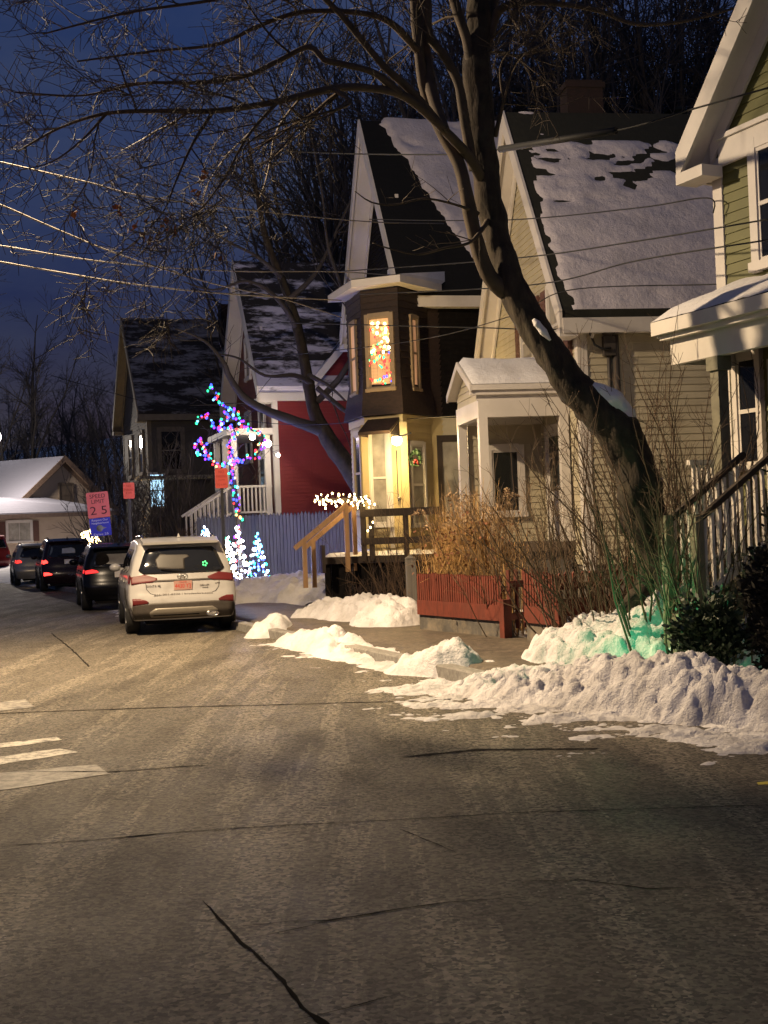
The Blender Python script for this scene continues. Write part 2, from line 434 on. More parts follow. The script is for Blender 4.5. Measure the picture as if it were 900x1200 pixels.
# cracks, seams and painted stripes on the road
M_crack = mat('road_crack_tar', (.006, .005, .005), .95, var=.2, bs=0, spec=.03)
M_seam = mat('road_seam', (.022, .019, .017), .95, var=.2, bs=0, spec=.05)
def ribbon(name, pts, w, material, z=.004, wob=.012, kind='structure'):
    P = [atz(*p) for p in pts]; Q = []
    for a, b in zip(P[:-1], P[1:]):
        k = max(2, int((b - a).length / .05))
        Q += [a.lerp(b, i / k) for i in range(k)]
    Q.append(P[-1]); mb = MB(); vs = []
    for i, p in enumerate(Q):
        d = (Q[min(i + 1, len(Q) - 1)] - Q[max(0, i - 1)]).normalized(); s = V((d.y, -d.x, 0))
        p = p + s * (wob * noise.noise(V((p.x * 3, p.y * 3, w * 100))) + wob * .6 * noise.noise(V((p.x * 11, p.y * 11, 4))))
        ww = .85 * w * (.35 + .9 * abs(noise.noise(V((p.x * 5, p.y * 5, 9)))) * 1.6) * min(1, .25 + i / 6, .25 + (len(Q) - i) / 6)
        vs += [p + s * ww / 2 + V((0, 0, z)), p - s * ww / 2 + V((0, 0, z))]
    mb.add(vs, [(2 * i, 2 * i + 1, 2 * i + 3, 2 * i + 2) for i in range(len(Q) - 1)])
    return tag(mb.build(name, material), kind=kind)
ribbon('road_crack', [(238, 1056), (262, 1084), (300, 1120), (332, 1150), (352, 1182), (385, 1205), (420, 1240)], .035, M_crack)
ribbon('road_crack', [(268, 1088), (340, 1081), (380, 1080), (450, 1069), (530, 1058), (610, 1052)], .022, M_crack, .005)
ribbon('road_crack', [(290, 1102), (350, 1090), (395, 1079)], .014, M_crack, .006)
ribbon('road_crack', [(195, 1062), (238, 1056)], .014, M_crack, .006)
ribbon('road_crack', [(0, 992), (110, 985), (230, 974), (330, 968), (450, 962), (600, 953), (760, 948), (900, 944)], .022, M_crack)
ribbon('road_crack', [(330, 1200), (420, 1178), (470, 1165)], .012, M_crack)
ribbon('road_crack', [(600, 1034), (680, 1032), (760, 1042), (820, 1040)], .016, M_crack)
ribbon('road_crack', [(465, 970), (500, 985), (535, 1000)], .012, M_crack)
ribbon('road_seam', [(-40, 838), (60, 834), (200, 829), (330, 826), (470, 822), (560, 818)], .055, M_seam, .004, .01)
ribbon('road_seam', [(60, 742), (85, 762), (105, 782)], .05, M_seam, .004)
ribbon('road_seam', [(470, 888), (560, 879), (700, 878)], .12, M_seam, .004)
ribbon('road_seam', [(20, 905), (130, 905), (240, 897)], .05, M_seam, .004)
def worn_paint(name, col, thr):
    m, nt, b = newmat(name); co = coords(nt)
    n = noisef(nt, co, 9, 6, .7)
    nt.links.new(mixc(nt, ramp(nt, n, thr, thr + .16), col, (.07, .062, .055)), b.inputs['Base Color']); b.inputs['Roughness'].default_value = .7
    bump(nt, b, noisef(nt, co, 90, 2), .5, .006); return m
M_paint = worn_paint('worn_white_paint', (.46, .43, .37), .46); M_paint2 = worn_paint('very_worn_paint', (.20, .185, .16), .42)
def stripe(px, material, name):
    P = [atz(*p) for p in px]; mb = MB(); nseg = 24; vs = []
    for i in range(nseg + 1):
        t = i / nseg
        a = P[0].lerp(P[1], t); b = P[3].lerp(P[2], t)
        vs += [a + V((0, .05 * noise.noise(a * 4), .004)), b + V((0, .05 * noise.noise(b * 4), .004))]
    mb.add(vs, [(2 * i + 1, 2 * i, 2 * i + 2, 2 * i + 3) for i in range(nseg)])
    tag(mb.build(name, material), kind='structure')
stripe([(-120, 884), (66, 864), (72, 868), (-120, 892)], M_paint, 'crosswalk_stripe')
stripe([(-120, 902), (70, 878), (92, 882), (-120, 916)], M_paint, 'crosswalk_stripe')
stripe([(-120, 916), (112, 897), (128, 908), (-120, 944)], M_paint2, 'crosswalk_stripe')
stripe([(-120, 836), (30, 820), (40, 829), (-120, 846)], M_paint2, 'crosswalk_stripe')
M_yel = worn_paint('yellow_paint', (.5, .42, .05), .6)
stripe([(886, 917), (930, 914), (930, 919), (888, 920)], M_yel, 'road_marking')

# ------------------------------------------------------------------ snow piles
def pile(name, label, outline_fn, x0, x1, y0, y1, res, lump=.1, seed=0, material=None, base=None, thin=.012, fine=.12):
    """heightfield of lumpy snow; outline_fn(x,y) gives its height above the ground"""
    base = base or (lambda x, y: max(0, gz(x, y)))
    H = {}
    def hf(x, y):
        h = outline_fn(x, y)
        p = V((x, y, seed))
        n = noise.fractal(p * 1.7, .9, 2.1, 4) * .5
        k = min(1, max(0, h) / .22)
        wp = p + noise.noise_vector(p * 2.0) * .12
        c1 = noise.voronoi(wp * 2.6)[0][0]; c2 = noise.voronoi(wp * 6.0)[0][0]; c3 = noise.voronoi(wp * 13)[0][0]
        h2 = h + lump * .75 * n * min(1, h / .12 + .15) - thin * .5
        h2 += k * (lump * .42 * (.30 - 1.5 * c1 * c1) + fine * .75 * (.32 - 1.5 * c2 * c2) + fine * .55 * (.32 - 1.5 * c3 * c3))
        if h > .004: h2 += .012 * (.45 - c3) * (1 - k)
        H[(x, y)] = h2
        return base(x, y) - .02 + max(-.02, h2)
    xs = frange(x0, x1, res); ys = frange(y0, y1, res)
    def jit(v):
        h = H.get((v.x, v.y), 0)
        k = min(1, max(0, h) / .25)
        d = noise.noise_vector(V((v.x, v.y, v.z + seed)) * 3.2) * .06 + noise.noise_vector(V((v.x, v.y, v.z * 1.5 + seed)) * 8.5) * .05 + noise.noise_vector(V((v.x, v.y, v.z * 1.5 + seed)) * 17) * .036
        return v + d * k
    HH = [H]
    vs_keep = lambda vs, q: max(vs[i].z - base(vs[i].x, vs[i].y) for i in q) > -.012
    o = grid_mesh(name, material or M_snowbank, xs, ys, hf, vs_keep, None, jit)
    return tag(o, label, 'snow pile')
def seg_d(p, pts):
    best = (1e9, 0, 0); L = 0
    for a, b in zip(pts[:-1], pts[1:]):
        ab = b - a; t = max(0, min(1, (p - a).dot(ab) / ab.length_squared)); q = a + ab * t; d = (p - q).length
        if d < best[0]:
            s = ab.x * (p.y - a.y) - ab.y * (p.x - a.x); best = (d, L + t * ab.length, 1 if s < 0 else -1)
        L += ab.length
    return best, L
def ridge(pts, H, wl, wr, skirt=0, skirt_w=1.0, seed=0):
    P = [V(p) for p in pts]
    def f(x, y):
        p = V((x, y)); (d, s, sg), L = seg_d(p, P)
        w = wl if sg < 0 else wr
        i = s / L * (len(H) - 1); k = min(int(i), len(H) - 2); hh = H[k] + (H[k + 1] - H[k]) * (i - k)
        t = d / (w * (1 + .35 * noise.noise(V((x, y, seed)) * 1.3)))
        h = hh * max(0, 1 - t ** 2.4) if t < 1 else 0
        if skirt:
            u = d / skirt_w; nz = noise.fractal(V((x * 1.3, y * 2.6, seed + 5)), .8, 2.1, 6)
            h = max(h, skirt * (1.0 - u + .52 * nz))
        return h
    return f
# big ploughed bank at the corner (nearest), its crest follows the kerb
K2 = lambda i: (KERB[i].x, KERB[i].y)
bankpts = [(11.5, 6.7), (6.2, 8.05), (4.0, 9.35), (2.75, 10.75), (2.0, 11.75), (1.3, 12.7), (1.0, 13.05)]
pile('snow_bank', 'long ploughed bank of lumpy white snow around the street corner, largest snow heap', ridge(bankpts, [.36, .35, .36, .36, .38, .40, .2], .52, .55, .075, 1.9, 1), -.6, 6.4, 7.0, 14.9, .026, .17, 1, fine=.12)
# pile behind, against the yard and the tree foot
c1 = atz(735, 752, .1)
pile('snow_pile', 'tall shovelled snow pile tinted green at the foot of the leaning tree', ridge([(2.45, 14.8), (3.1, 14.7), (3.95, 14.3)], [.55, .92, .85], .85, 1.05, 0, 1, 2), 1.3, 5.6, 13.0, 16.2, .035, .24, 2, fine=.14)
pile('snow_pile', 'small round snow pile with a green side in front of the red fence', ridge([(.62, 14.7), (.40, 15.0)], [.36, .25], .42, .45, .03, .7, 3), -.9, 1.7, 13.6, 16.2, .03, .14, 3, fine=.09)
pile('snow_pile', 'low rambling snow ridge along the kerb between the white car and red fence', ridge([(.15, 15.6), (-.45, 17.0), (-.95, 18.3), (-1.35, 19.3)], [.07, .11, .34, .22], .42, .4, .045, 1.0, 4), -3.4, 1.0, 14.9, 20.8, .04, .17, 4, fine=.10)
pile('snow_pile', 'short snow heap just behind the right rear wheel of the white car', ridge([(-1.95, 20.9), (-1.9, 21.6)], [.30, .26], .40, .40, .04, .7, 5), -3.4, -.8, 19.6, 22.9, .04, .14, 5, fine=.09)
pile('snow_pile', 'snow bank beside the driveway at the left end of the red fence', ridge([(.2, 20.9), (-.2, 22.2), (-1.0, 23.4)], [.46, .50, .36], .75, .7, .06, 1.1, 6), -2.6, 1.6, 19.6, 24.6, .045, .2, 6)
pile('snow_pile', 'broad snow mound below the wooden stair rail of the brown house yard', ridge([(-4.6, 29.6), (-2.6, 30.6), (-.6, 28.4)], [.5, .62, .5], 1.3, 1.6, .07, 2.2, 7), -7.5, 2.5, 27.6, 33.5, .075, .22, 7)
# patches lying flat on the road
def flat(x, y):
    d = kerb_d(x, y)
    n = noise.fractal(V((x * .7, y * 1.5, 21)), 1, 2, 5)
    return .035 * (n * .9 - .42 - .4 * smooth(.5, 4.5, -d) + .28 * smooth(24, 30, y))
o = pile('road_snow', None, flat, -15, -1.5, 21.0, 46, .12, .0, 9, M_snow, lambda x, y: 0.0, .0)
del o['category']; tag(o, kind='stuff')
# ------------------------------------------------------------------ houses
def facing(o, u):
    """matrix for a wall element: local x along u, local -y outward (right-handed), z up"""
    u = V(u).normalized(); z = V((0, 0, 1)); y = z.cross(u)
    M = Matrix.Identity(4)
    for i in range(3): M[i][0], M[i][1], M[i][2], M[i][3] = u[i], y[i], z[i], o[i]
    return M
def window(parent, o, u, w, h, trim=.10, frame_m=None, glass_m=None, rail=True, shutters=None, name='window', depth=.07, mull=0):
    """o: bottom-left corner of the opening on the wall, u: direction along the wall with outward = u x z"""
    M = facing(o, u); mb = MB(); t = trim
    mb.box((-t, -.06, -t), (0, .02, h + t), M); mb.box((w, -.06, -t), (w + t, .02, h + t), M)
    mb.box((0, -.058, h), (w, .02, h + t * 1.2), M); mb.box((-t * 1.25, -.085, -t * .9), (w + t * 1.25, .02, -.004), M)
    if rail:
        mb.box((0, -.042, h * .5 - .025), (w, .018, h * .5 + .025), M)
    s = .035
    mb.box((0, -.040, 0), (s, .018, h), M); mb.box((w - s, -.040, 0), (w, .018, h), M)
    mb.box((s, -.040, 0), (w - s, .018, s), M); mb.box((s, -.040, h - s), (w - s, .018, h), M)
    for k in range(mull):
        x = w * (k + 1) / (mull + 1); mb.box((x - .012, -.038, 0), (x + .012, .016, h), M)
    f = mb.build(name, frame_m or M_white, parent)
    g = MB(); g.add([(0, -.026, 0), (w, -.026, 0), (w, -.026, h), (0, -.026, h)], [(0, 1, 2, 3)], False, M); g.build('pane', glass_m or M_glass2, f)
    if shutters:
        for x in (-t - shutters - .02, w + t + .02):
            sb = MB(); sb.box((x, -.05, -.05), (x + shutters, .01, h + .05), M)
            for k in range(14):
                z = .02 + k * (h - .02) / 14; sb.box((x + .04, -.062, z), (x + shutters - .04, -.049, z + h / 24), M)
            sb.build('shutter', M_shutter, parent)
    return f
def door(parent, o, u, w, h, m=None, glass=True, trim=.1):
    M = facing(o, u); mb = MB(); t = trim
    mb.box((-t, -.05, 0), (0, .02, h + t), M); mb.box((w, -.05, 0), (w + t, .02, h + t), M); mb.box((0, -.048, h), (w, .02, h + t), M)
    mb.build('door_frame', M_white, parent)
    d = MB(); d.box((0, -.022, .02), (w, .02, h), M)
    for a, b in (((.12, .12), (w - .12, h * .38)),): d.box((a[0], -.032, a[1]), (b[0], -.021, b[1]), M)
    dd = d.build('door', m or M_white, parent)
    if glass:
        g = MB(); g.box((.12, -.027, h * .45), (w - .12, -.0215, h - .12), M); g.build('pane', M_glass2, dd)
    k = MB(); k.sphere(M @ V((w - .07, -.06, h * .48)), .035); k.build('handle', M_chrome, dd)
    return dd

def house(name, label, O, ang, W, D, z0, eave, apex, side_m, front_m, roof_m, trim_m=None, oh=.35, oe=.3, near_windows=(), step=.12, base_m=None, splitz=None, low_m=None, rt=.16, base=.5, cat='house'):
    """origin at the near street corner; local x runs along the street front away from camera, local +y faces the street"""
    trim_m = trim_m or M_white
    r = empty(name, (O.x, O.y, z0), R(90 + ang), label, cat)
    e = eave - z0; a = apex - z0
    # near wall: plane x=0, outward -x : u = -y direction => from street corner backwards
    Mn = facing((0, 0, 0), (0, -1, 0)); Mf = facing((W, 0, 0), (-1, 0, 0)); Mx = facing((W, -D, 0), (0, 1, 0)); Mb = facing((0, -D, 0), (1, 0, 0))
    def wallp(M, poly, nm, mtl):
        mb = MB(); mb.lap(poly, M, step); mb.prism([(u, z) for u, z in poly], M, .012, .12); return mb.build(nm, mtl, r)
    if splitz:
        s = splitz - z0
        wallp(Mn, [(0.1, base), (D - .1, base), (D - .1, s), (0.1, s)], 'wall', low_m); wallp(Mn, [(0.1, s), (D - .1, s), (D - .1, e), (0.1, e)], 'wall', side_m)
        wallp(Mf, [(0, base), (W, base), (W, s), (0, s)], 'wall', low_m); wallp(Mf, [(0, s), (W, s), (W, e), (W / 2, a - .05), (0, e)], 'wall', front_m)
    else:
        wallp(Mn, [(0.1, base), (D - .1, base), (D - .1, e), (0.1, e)], 'wall', side_m)
        wallp(Mf, [(0, base), (W, base), (W, e), (W / 2, a - .05), (0, e)], 'wall', front_m)
    mb = MB(); mb.prism([(.1, base), (D - .1, base), (D - .1, e), (.1, e)], Mx, 0, .12); mb.build('wall', side_m, r)
    mb = MB(); mb.prism([(0, base), (W, base), (W, e), (W / 2, a - .05), (0, e)], Mb, 0, .12); mb.build('wall', side_m, r)
    mb = MB(); mb.box((.03, -D + .03, -1.0), (W - .03, -.03, base + .01)); mb.build('foundation', base_m or M_conc, r)
    # roof slabs
    sl = (a - e) / (W / 2); L = math.hypot(W / 2, a - e); nx, nz = -(a - e) / L, (W / 2) / L
    roofs = []
    for sgn in (1, -1):
        def X(x): return x if sgn > 0 else W - x
        x0 = -oe; zz0 = e - oe * sl
        P = [(x0, zz0), (W / 2, a)]
        mb = MB(); ny = 2
        Q = [(X(x0), zz0), (X(W / 2), a), (X(W / 2), a + rt / nz), (X(x0), zz0 + rt / nz * .999)]
        vs = [(x, oh, z) for x, z in Q] + [(x, -D - oh, z) for x, z in Q]
        mb.add(vs, [(0, 1, 2, 3), (7, 6, 5, 4), (0, 3, 7, 4), (3, 2, 6, 7), (2, 1, 5, 6), (1, 0, 4, 5)])
        roofs.append(mb.build('roof', roof_m, r, True))
    # rake boards, soffit frieze and eaves
    for yy, f in ((oh, 1),):
        for sgn in (1, -1):
            def X(x): return x if sgn > 0 else W - x
            mb = MB(); dz = rt / nz + .03
            A = [(X(-oe - .02), e - (oe + .02) * sl - .10), (X(W / 2), a - .12), (X(W / 2), a + dz), (X(-oe - .02), e - (oe + .02) * sl + dz)]
            vs = [(x, yy + .002, z) for x, z in A] + [(x, yy + .05, z) for x, z in A]
            mb.add(vs, [(0, 1, 2, 3), (7, 6, 5, 4), (0, 3, 7, 4), (3, 2, 6, 7), (2, 1, 5, 6), (1, 0, 4, 5)])
            B = [(X(0.0), e - .26), (X(W / 2), a - .36), (X(W / 2), a - .02), (X(0.0), e - .01)]
            vs = [(x, .03, z) for x, z in B] + [(x, .07, z) for x, z in B]
            mb.add(vs, [(0, 1, 2, 3), (7, 6, 5, 4), (0, 3, 7, 4), (3, 2, 6, 7), (2, 1, 5, 6), (1, 0, 4, 5)])
            # soffit under the rake
            S = [(X(-oe), e - oe * sl - .02), (X(W / 2), a - .02), (X(W / 2), a - .002), (X(-oe), e - oe * sl - .002)]
            vs = [(x, .071, z) for x, z in S] + [(x, yy, z) for x, z in S]
            mb.add(vs, [(0, 1, 2, 3), (7, 6, 5, 4), (0, 3, 7, 4), (3, 2, 6, 7), (2, 1, 5, 6), (1, 0, 4, 5)])
            # eave return
            x1, x2 = sorted((X(-oe - .02), X(.22)))
            mb.box((x1, .072, e - oe * sl - .17), (x2, oh + .06, e - oe * sl - .03))
            mb.build('rake_board', trim_m, r, True)
            mb = MB()
            x1, x2 = sorted((X(-oe - .045), X(-oe - .003))); mb.box((x1, -D - oh, e - oe * sl - .12), (x2, oh, e - oe * sl + .13))
            x1, x2 = sorted((X(-oe), X(-.016))); mb.box((x1, -D - oh, e - oe * sl - .10), (x2, 0.0, e - oe * sl - .06))
            x1, x2 = sorted((X(-.045), X(-.017))); mb.box((x1, -D, e - .42), (x2, -.02, e - .12))
            mb.build('eave_trim', trim_m, r)
    t = .14
    for (x, y) in ((0, 0), (W, 0)):
        mb = MB()
        sx = -1 if x == 0 else 1
        mb.box((min(x + sx * .03, x - sx * t), -.0, base - .1), (max(x + sx * .03, x - sx * t), .03, e - .2))
        mb.box((min(x + sx * .004, x + sx * .03), -t, base - .1), (max(x + sx * .004, x + sx * .03), -.001, e - .2))
        mb.build('corner_board', trim_m, r)
    return r
def roof_snow(h, W, D, z0, eave, apex, oh, oe, rt, mask, thick, seed, res=.075, both=False, material=None):
    """a real layer of snow lying on the slope that faces the camera; mask(s, y) > 0 where it has stayed"""
    e = eave - z0; a = apex - z0; sl = (a - e) / (W / 2); L = math.hypot(W / 2, a - e); nx, nz = -(a - e) / L, (W / 2) / L
    rt_ = [c for c in h.children if c.name.startswith('roof')]
    ns = int((L + oe / nz) / res); ny = int((D + 2 * oh) / res)
    mb = MB(); vs = []; hh = []
    for i in range(ns + 1):
        x = -oe + (W / 2 + oe) * i / ns; zc = e + sl * x + rt / nz
        for j in range(ny + 1):
            y = oh - (D + 2 * oh) * j / ny; s_ = i / ns; p = V((x * 1.6, y, seed))
            m = mask(s_, y)
            m += (.55 + .5 * smooth(.45, .8, s_)) * noise.fractal(V((x * 3.2, y * .8, seed)), .8, 2.1, 5) + .36 * noise.noise(V((x * 8, y * 2.4, seed)))
            t = max(-.3, min(1, m * 2.2)); hgt = thick * (t if t < 0 else t ** .6) * (1 + .3 * noise.noise(V((x * 1.5, y * 1.5, seed)))) + .022 * noise.noise(V((x * 5, y * 1.6, seed + 4))) * (t > 0)
            if i == 0 or j in (0, ny): hgt = min(hgt, .01)
            hh.append(hgt); vs.append(V((x + nx * hgt, y, zc + nz * hgt)))
    fs = []
    w = ny + 1
    for i in range(ns):
        for j in range(ny):
            q = (i * w + j, i * w + j + 1, (i + 1) * w + j + 1, (i + 1) * w + j)
            if max(hh[k] for k in q) > .004: fs.append(q[::-1])
    used = sorted({k for f in fs for k in f}); mp = {k: n for n, k in enumerate(used)}
    mb.add([vs[k] for k in used], [tuple(mp[k] for k in f) for f in fs], True)
    return mb.build('snow_cover', material or M_roofsnow, rt_[0])
def W2L(root, p):
    """world point -> house-local"""
    return Matrix.Rotation(-root.rotation_euler.z, 4, 'Z') @ (V(p) - V(root.location))

# ---- green house (nearest, right edge)
Og = at(841, 270, 16.0)
greenroof = roof_mat('green_house_roof_snow', .3, .4, z0=5, z1=9)
zg = .30
# its far corner shows: local origin there, the body runs toward the camera => build with x from near corner
ang_g = 25; xd = V((-math.sin(R(ang_g)), math.cos(R(ang_g)), 0))
Wg = 6.6; On = V((Og.x, Og.y, 0)) - xd * Wg
GH = house('green_house', 'olive green clapboard house with cream trim at the right edge, nearest building', On, ang_g, Wg, 9, zg, 6.35, 6.35 + 3.3 * 1.14, M_green, M_green, greenroof, oh=.33, oe=.27, step=.125)
gl = lambda xx, y, z: V((Wg + xx, y, z - zg))      # xx measured from the far corner, toward camera negative
mb = MB(); mb.box((.02, .018, 6.02 - zg), (Wg - .14, .06, 6.38 - zg)); mb.box((.02, .06, 6.34 - zg), (Wg - .14, .10, 6.40 - zg)); mb.build('frieze_board', M_white, GH)
# street front window: outward is +y so u = -x
window(GH, gl(-.80, .014, 4.72), (-1, 0, 0), .85, 1.35, .13, glass_m=M_glass, depth=.1)
window(GH, gl(-3.4, .014, 4.72), (-1, 0, 0), .85, 1.35, .13, glass_m=M_glass)
# porch
pz = 1.42 - zg
M_gpost = mat('grey_green_porch_paint', (.16, .15, .10), .6, var=.2)
def porch_green():
    x0, x1, p = -.25, -5.6, .98
    e1, e0 = 3.98 - zg, 4.42 - zg
    mb = MB()
    vs = [gl(x0, .02, e0 + zg), gl(x1, .02, e0 + zg), gl(x1, p + .18, e1 + zg), gl(x0 + .15, p + .18, e1 + zg)]
    vs2 = [v + V((0, 0, .07)) for v in vs]
    mb.add(vs + vs2, [(0, 3, 2, 1), (4, 5, 6, 7), (0, 1, 5, 4), (1, 2, 6, 5), (2, 3, 7, 6), (3, 0, 4, 7)])
    rf = mb.build('porch_roof', M_black, GH, True)
    mb = MB(); n = 40; vs = []
    for i in range(n + 1):
        for j in range(5):
            t = i / n; s = j / 4
            a = V(vs2[3]).lerp(V(vs2[2]), t); b = V(vs2[0]).lerp(V(vs2[1]), t); q = a.lerp(b, s)
            vs.append(q + V((0, .03 * noise.noise(q * 4) if j == 0 else 0, (.0 if j == 0 else .07) + .03 * noise.noise(q * 3))))
    mb.add(vs, [(i * 5 + j, i * 5 + j + 1, i * 5 + j + 6, i * 5 + j + 5) for i in range(n) for j in range(4)], True)
    mb.build('snow_cover', M_snow, rf)
    mb = MB()
    X0, X1 = Wg + x1, Wg + x0
    mb.box((X0, p + .12, e1 - .10), (X1 + .13, p + .20, e1 + .06)); mb.box((X0, p + .02, e1 - .16), (X1 + .07, p + .12, e1 - .02))
    mb.box((X0, p - .08, e1 - .46), (X1, p + .02, e1 - .16))
    mb.box((X1 - .06, .07, e1 - .46), (X1 + .03, p - .08, e1 - .1)); mb.box((X1 + .03, .07, e1 - .12), (X1 + .12, p + .12, e1 + .02))
    mb.build('porch_fascia', M_white, GH)
    mb = MB(); mb.box((X0, .08, pz - .18), (X1, p, pz)); mb.build('porch_floor', M_wood, GH)
    mb = MB(); 
    for k in range(26): 
        xx = X1 - .1 - k * .12; mb.box((xx, p - .03, .0), (xx + .06, p - .005, pz - .18))
    mb.build('porch_skirt', M_wood, GH)
    for xx in (-1.0, -2.6, -4.2):
        mb = MB(); c = gl(xx, p - .07, 0); mb.box((c.x - .07, c.y - .07, pz), (c.x + .07, c.y + .07, e1 - .46)); mb.box((c.x - .10, c.y - .10, pz), (c.x + .10, c.y + .10, pz + .16)); mb.box((c.x - .10, c.y - .10, e1 - .62), (c.x + .10, c.y + .10, e1 - .46))
        mb.build('porch_post', M_gpost, GH)
    # railings: far end and front
    def rail(a, b, h=.92, n=12, sl=0):
        mb = MB(); a = V(a); b = V(b); up = V((0, 0, 1))
        mb.bar(a + up * h, b + up * h, .07, .06); mb.bar(a + up * .12, b + up * .12, .05, .05)
        for i in range(1, n):
            q = a.lerp(b, i / n); mb.bar(q + up * .14, q + up * (h - .03), .032, .032, V((1, 0, 0)))
        return mb
    rail(gl(-.34, .08, pz + zg), gl(-.34, p - .1, pz + zg), .92, 11).build('porch_railing', M_white, GH)
    rail(gl(-2.7, p - .07, pz + zg), gl(-4.1, p - .07, pz + zg), .92, 14).build('porch_railing', M_white, GH)
    # steps going down toward the street between the first two posts
    mb = MB()
    for k in range(5): mb.box((Wg - 1.95, p + k * .24, -.2), (Wg - 1.45, p + (k + 1) * .24, pz - .15 * (k + 1)))
    mb.build('steps', M_gpost, GH)
    for xx in (-1.45, -1.95):
        top = gl(xx, p, pz + zg); bot = gl(xx, p + 1.1, pz + zg - .68)
        mb = MB(); up = V((0, 0, 1)); mb.bar(top + up * .95, bot + up * .9, .06, .06); mb.build('handrail', M_darkwood, GH)
        mb = MB()
        for i in range(1, 11):
            q = top.lerp(bot, i / 11); mb.bar(q + up * .05, q + up * .88, .035, .035, V((1, 0, 0)))
        mb.bar(top + up * .06, bot + up * .06, .05, .08); mb.build('balustrade', M_white, GH)
        mb = MB(); mb.box((bot.x - .05, bot.y - .05, bot.z - .7), (bot.x + .05, bot.y + .05, bot.z + .98)); mb.build('newel_post', M_gpost, GH)
porch_green()
door(GH, gl(-.95, .014, 1.43), (-1, 0, 0), .85, 2.0, M_white)
window(GH, gl(-2.5, .014, 2.1), (-1, 0, 0), .85, 1.5, .12, glass_m=M_glass)
window(GH, gl(-.30, .014, 2.3), (-1, 0, 0), .35, 1.3, .08, glass_m=M_glass)

# ---- cream house
Oc = at(676, 362, 21.5)
zc = .45
creamroof = roof_mat('cream_house_roof_snow', .62, .72, z0=5.2 - zc, z1=9.25 - zc, topbare=.26, botbare=.10, seed=3, y0=.05, y1=0, dark=(.016, .016, .012))
CH = house('cream_house', 'cream clapboard house with brown shutters and a steep snowy roof behind the leaning tree', Oc, 8.5, 6.0, 10, zc, 5.28, 9.3, M_cream, M_cream, creamroof, oh=.34, oe=.26, step=.12)
for xx in (.78, 2.7):
    window(CH, (xx + .75, .014, 4.5 - zc), (-1, 0, 0), .75, 1.35, .10, shutters=.36, glass_m=M_curtain)
def m_cream(s, y):
    v = .72 - 1.12 * smooth(.80, .93, s) + .9 * smooth(.94, 1.0, s) - 1.2 * smooth(.02, .3, y) - .40 * smooth(.16, .03, s) - .74 * smooth(.38, .75, s) 
    return v
roof_snow(CH, 6.0, 10, zc, 5.28, 9.3, .34, .26, .16, m_cream, .055, 3)
# chimney
mb = MB(); cxy = W2L(CH, at(681, 110, 25.0)); mb.box((cxy.x - .24, cxy.y - .36, 8.0), (cxy.x + .24, cxy.y + .36, 10.25 - zc)); mb.box((cxy.x - .28, cxy.y - .40, 10.10 - zc), (cxy.x + .28, cxy.y + .40, 10.2 - zc)); mb.build('chimney', M_brick, CH)
# meter and conduit on the near wall (outward -x)
def L(h, px, py, Y): return W2L(h, at(px, py, Y))
mt = L(CH, 714, 392, 21.45); 
mb = MB(); mb.tube([(-.05, mt.y, 2.0), (-.05, mt.y, mt.z + .25)], .035, 8); mb.tube([(-.07, mt.y - .12, 1.0), (-.07, mt.y - .12, mt.z)], .06, 8); mb.build('conduit', M_clad, CH)
mb = MB(); mb.lathe([(.02, 0), (.12, .0), (.12, .14), (.09, .2), (.02, .2)], 14, Matrix.Translation((-.02, mt.y, mt.z + .1)) @ Matrix.Rotation(R(-90), 4, 'Y')); mb.box((-.14, mt.y - .10, mt.z - .35), (-.02, mt.y + .10, mt.z - .02)); mb.build('electric_meter', M_clad, CH)
mb = MB(); mb.tube([L(CH, 690, 376, 21.4), L(CH, 692, 392, 21.4), L(CH, 697, 404, 21.38), L(CH, 706, 409, 21.38), L(CH, 716, 408, 21.4)], .022, 6); mb.build('service_cable', M_wire, CH)
mb = MB(); mb.tube([L(CH, 700, 372, 21.4), L(CH, 698, 385, 21.4), L(CH, 693, 396, 21.38)], .03, 6); mb.build('downpipe', M_white, CH)
window(CH, (-.016, -2.6, 2.0 - zc), (0, -1, 0), .8, 1.3, .1, glass_m=M_glass2)
window(CH, (-.016, -5.6, 2.0 - zc), (0, -1, 0), .8, 1.3, .1, glass_m=M_glass2)
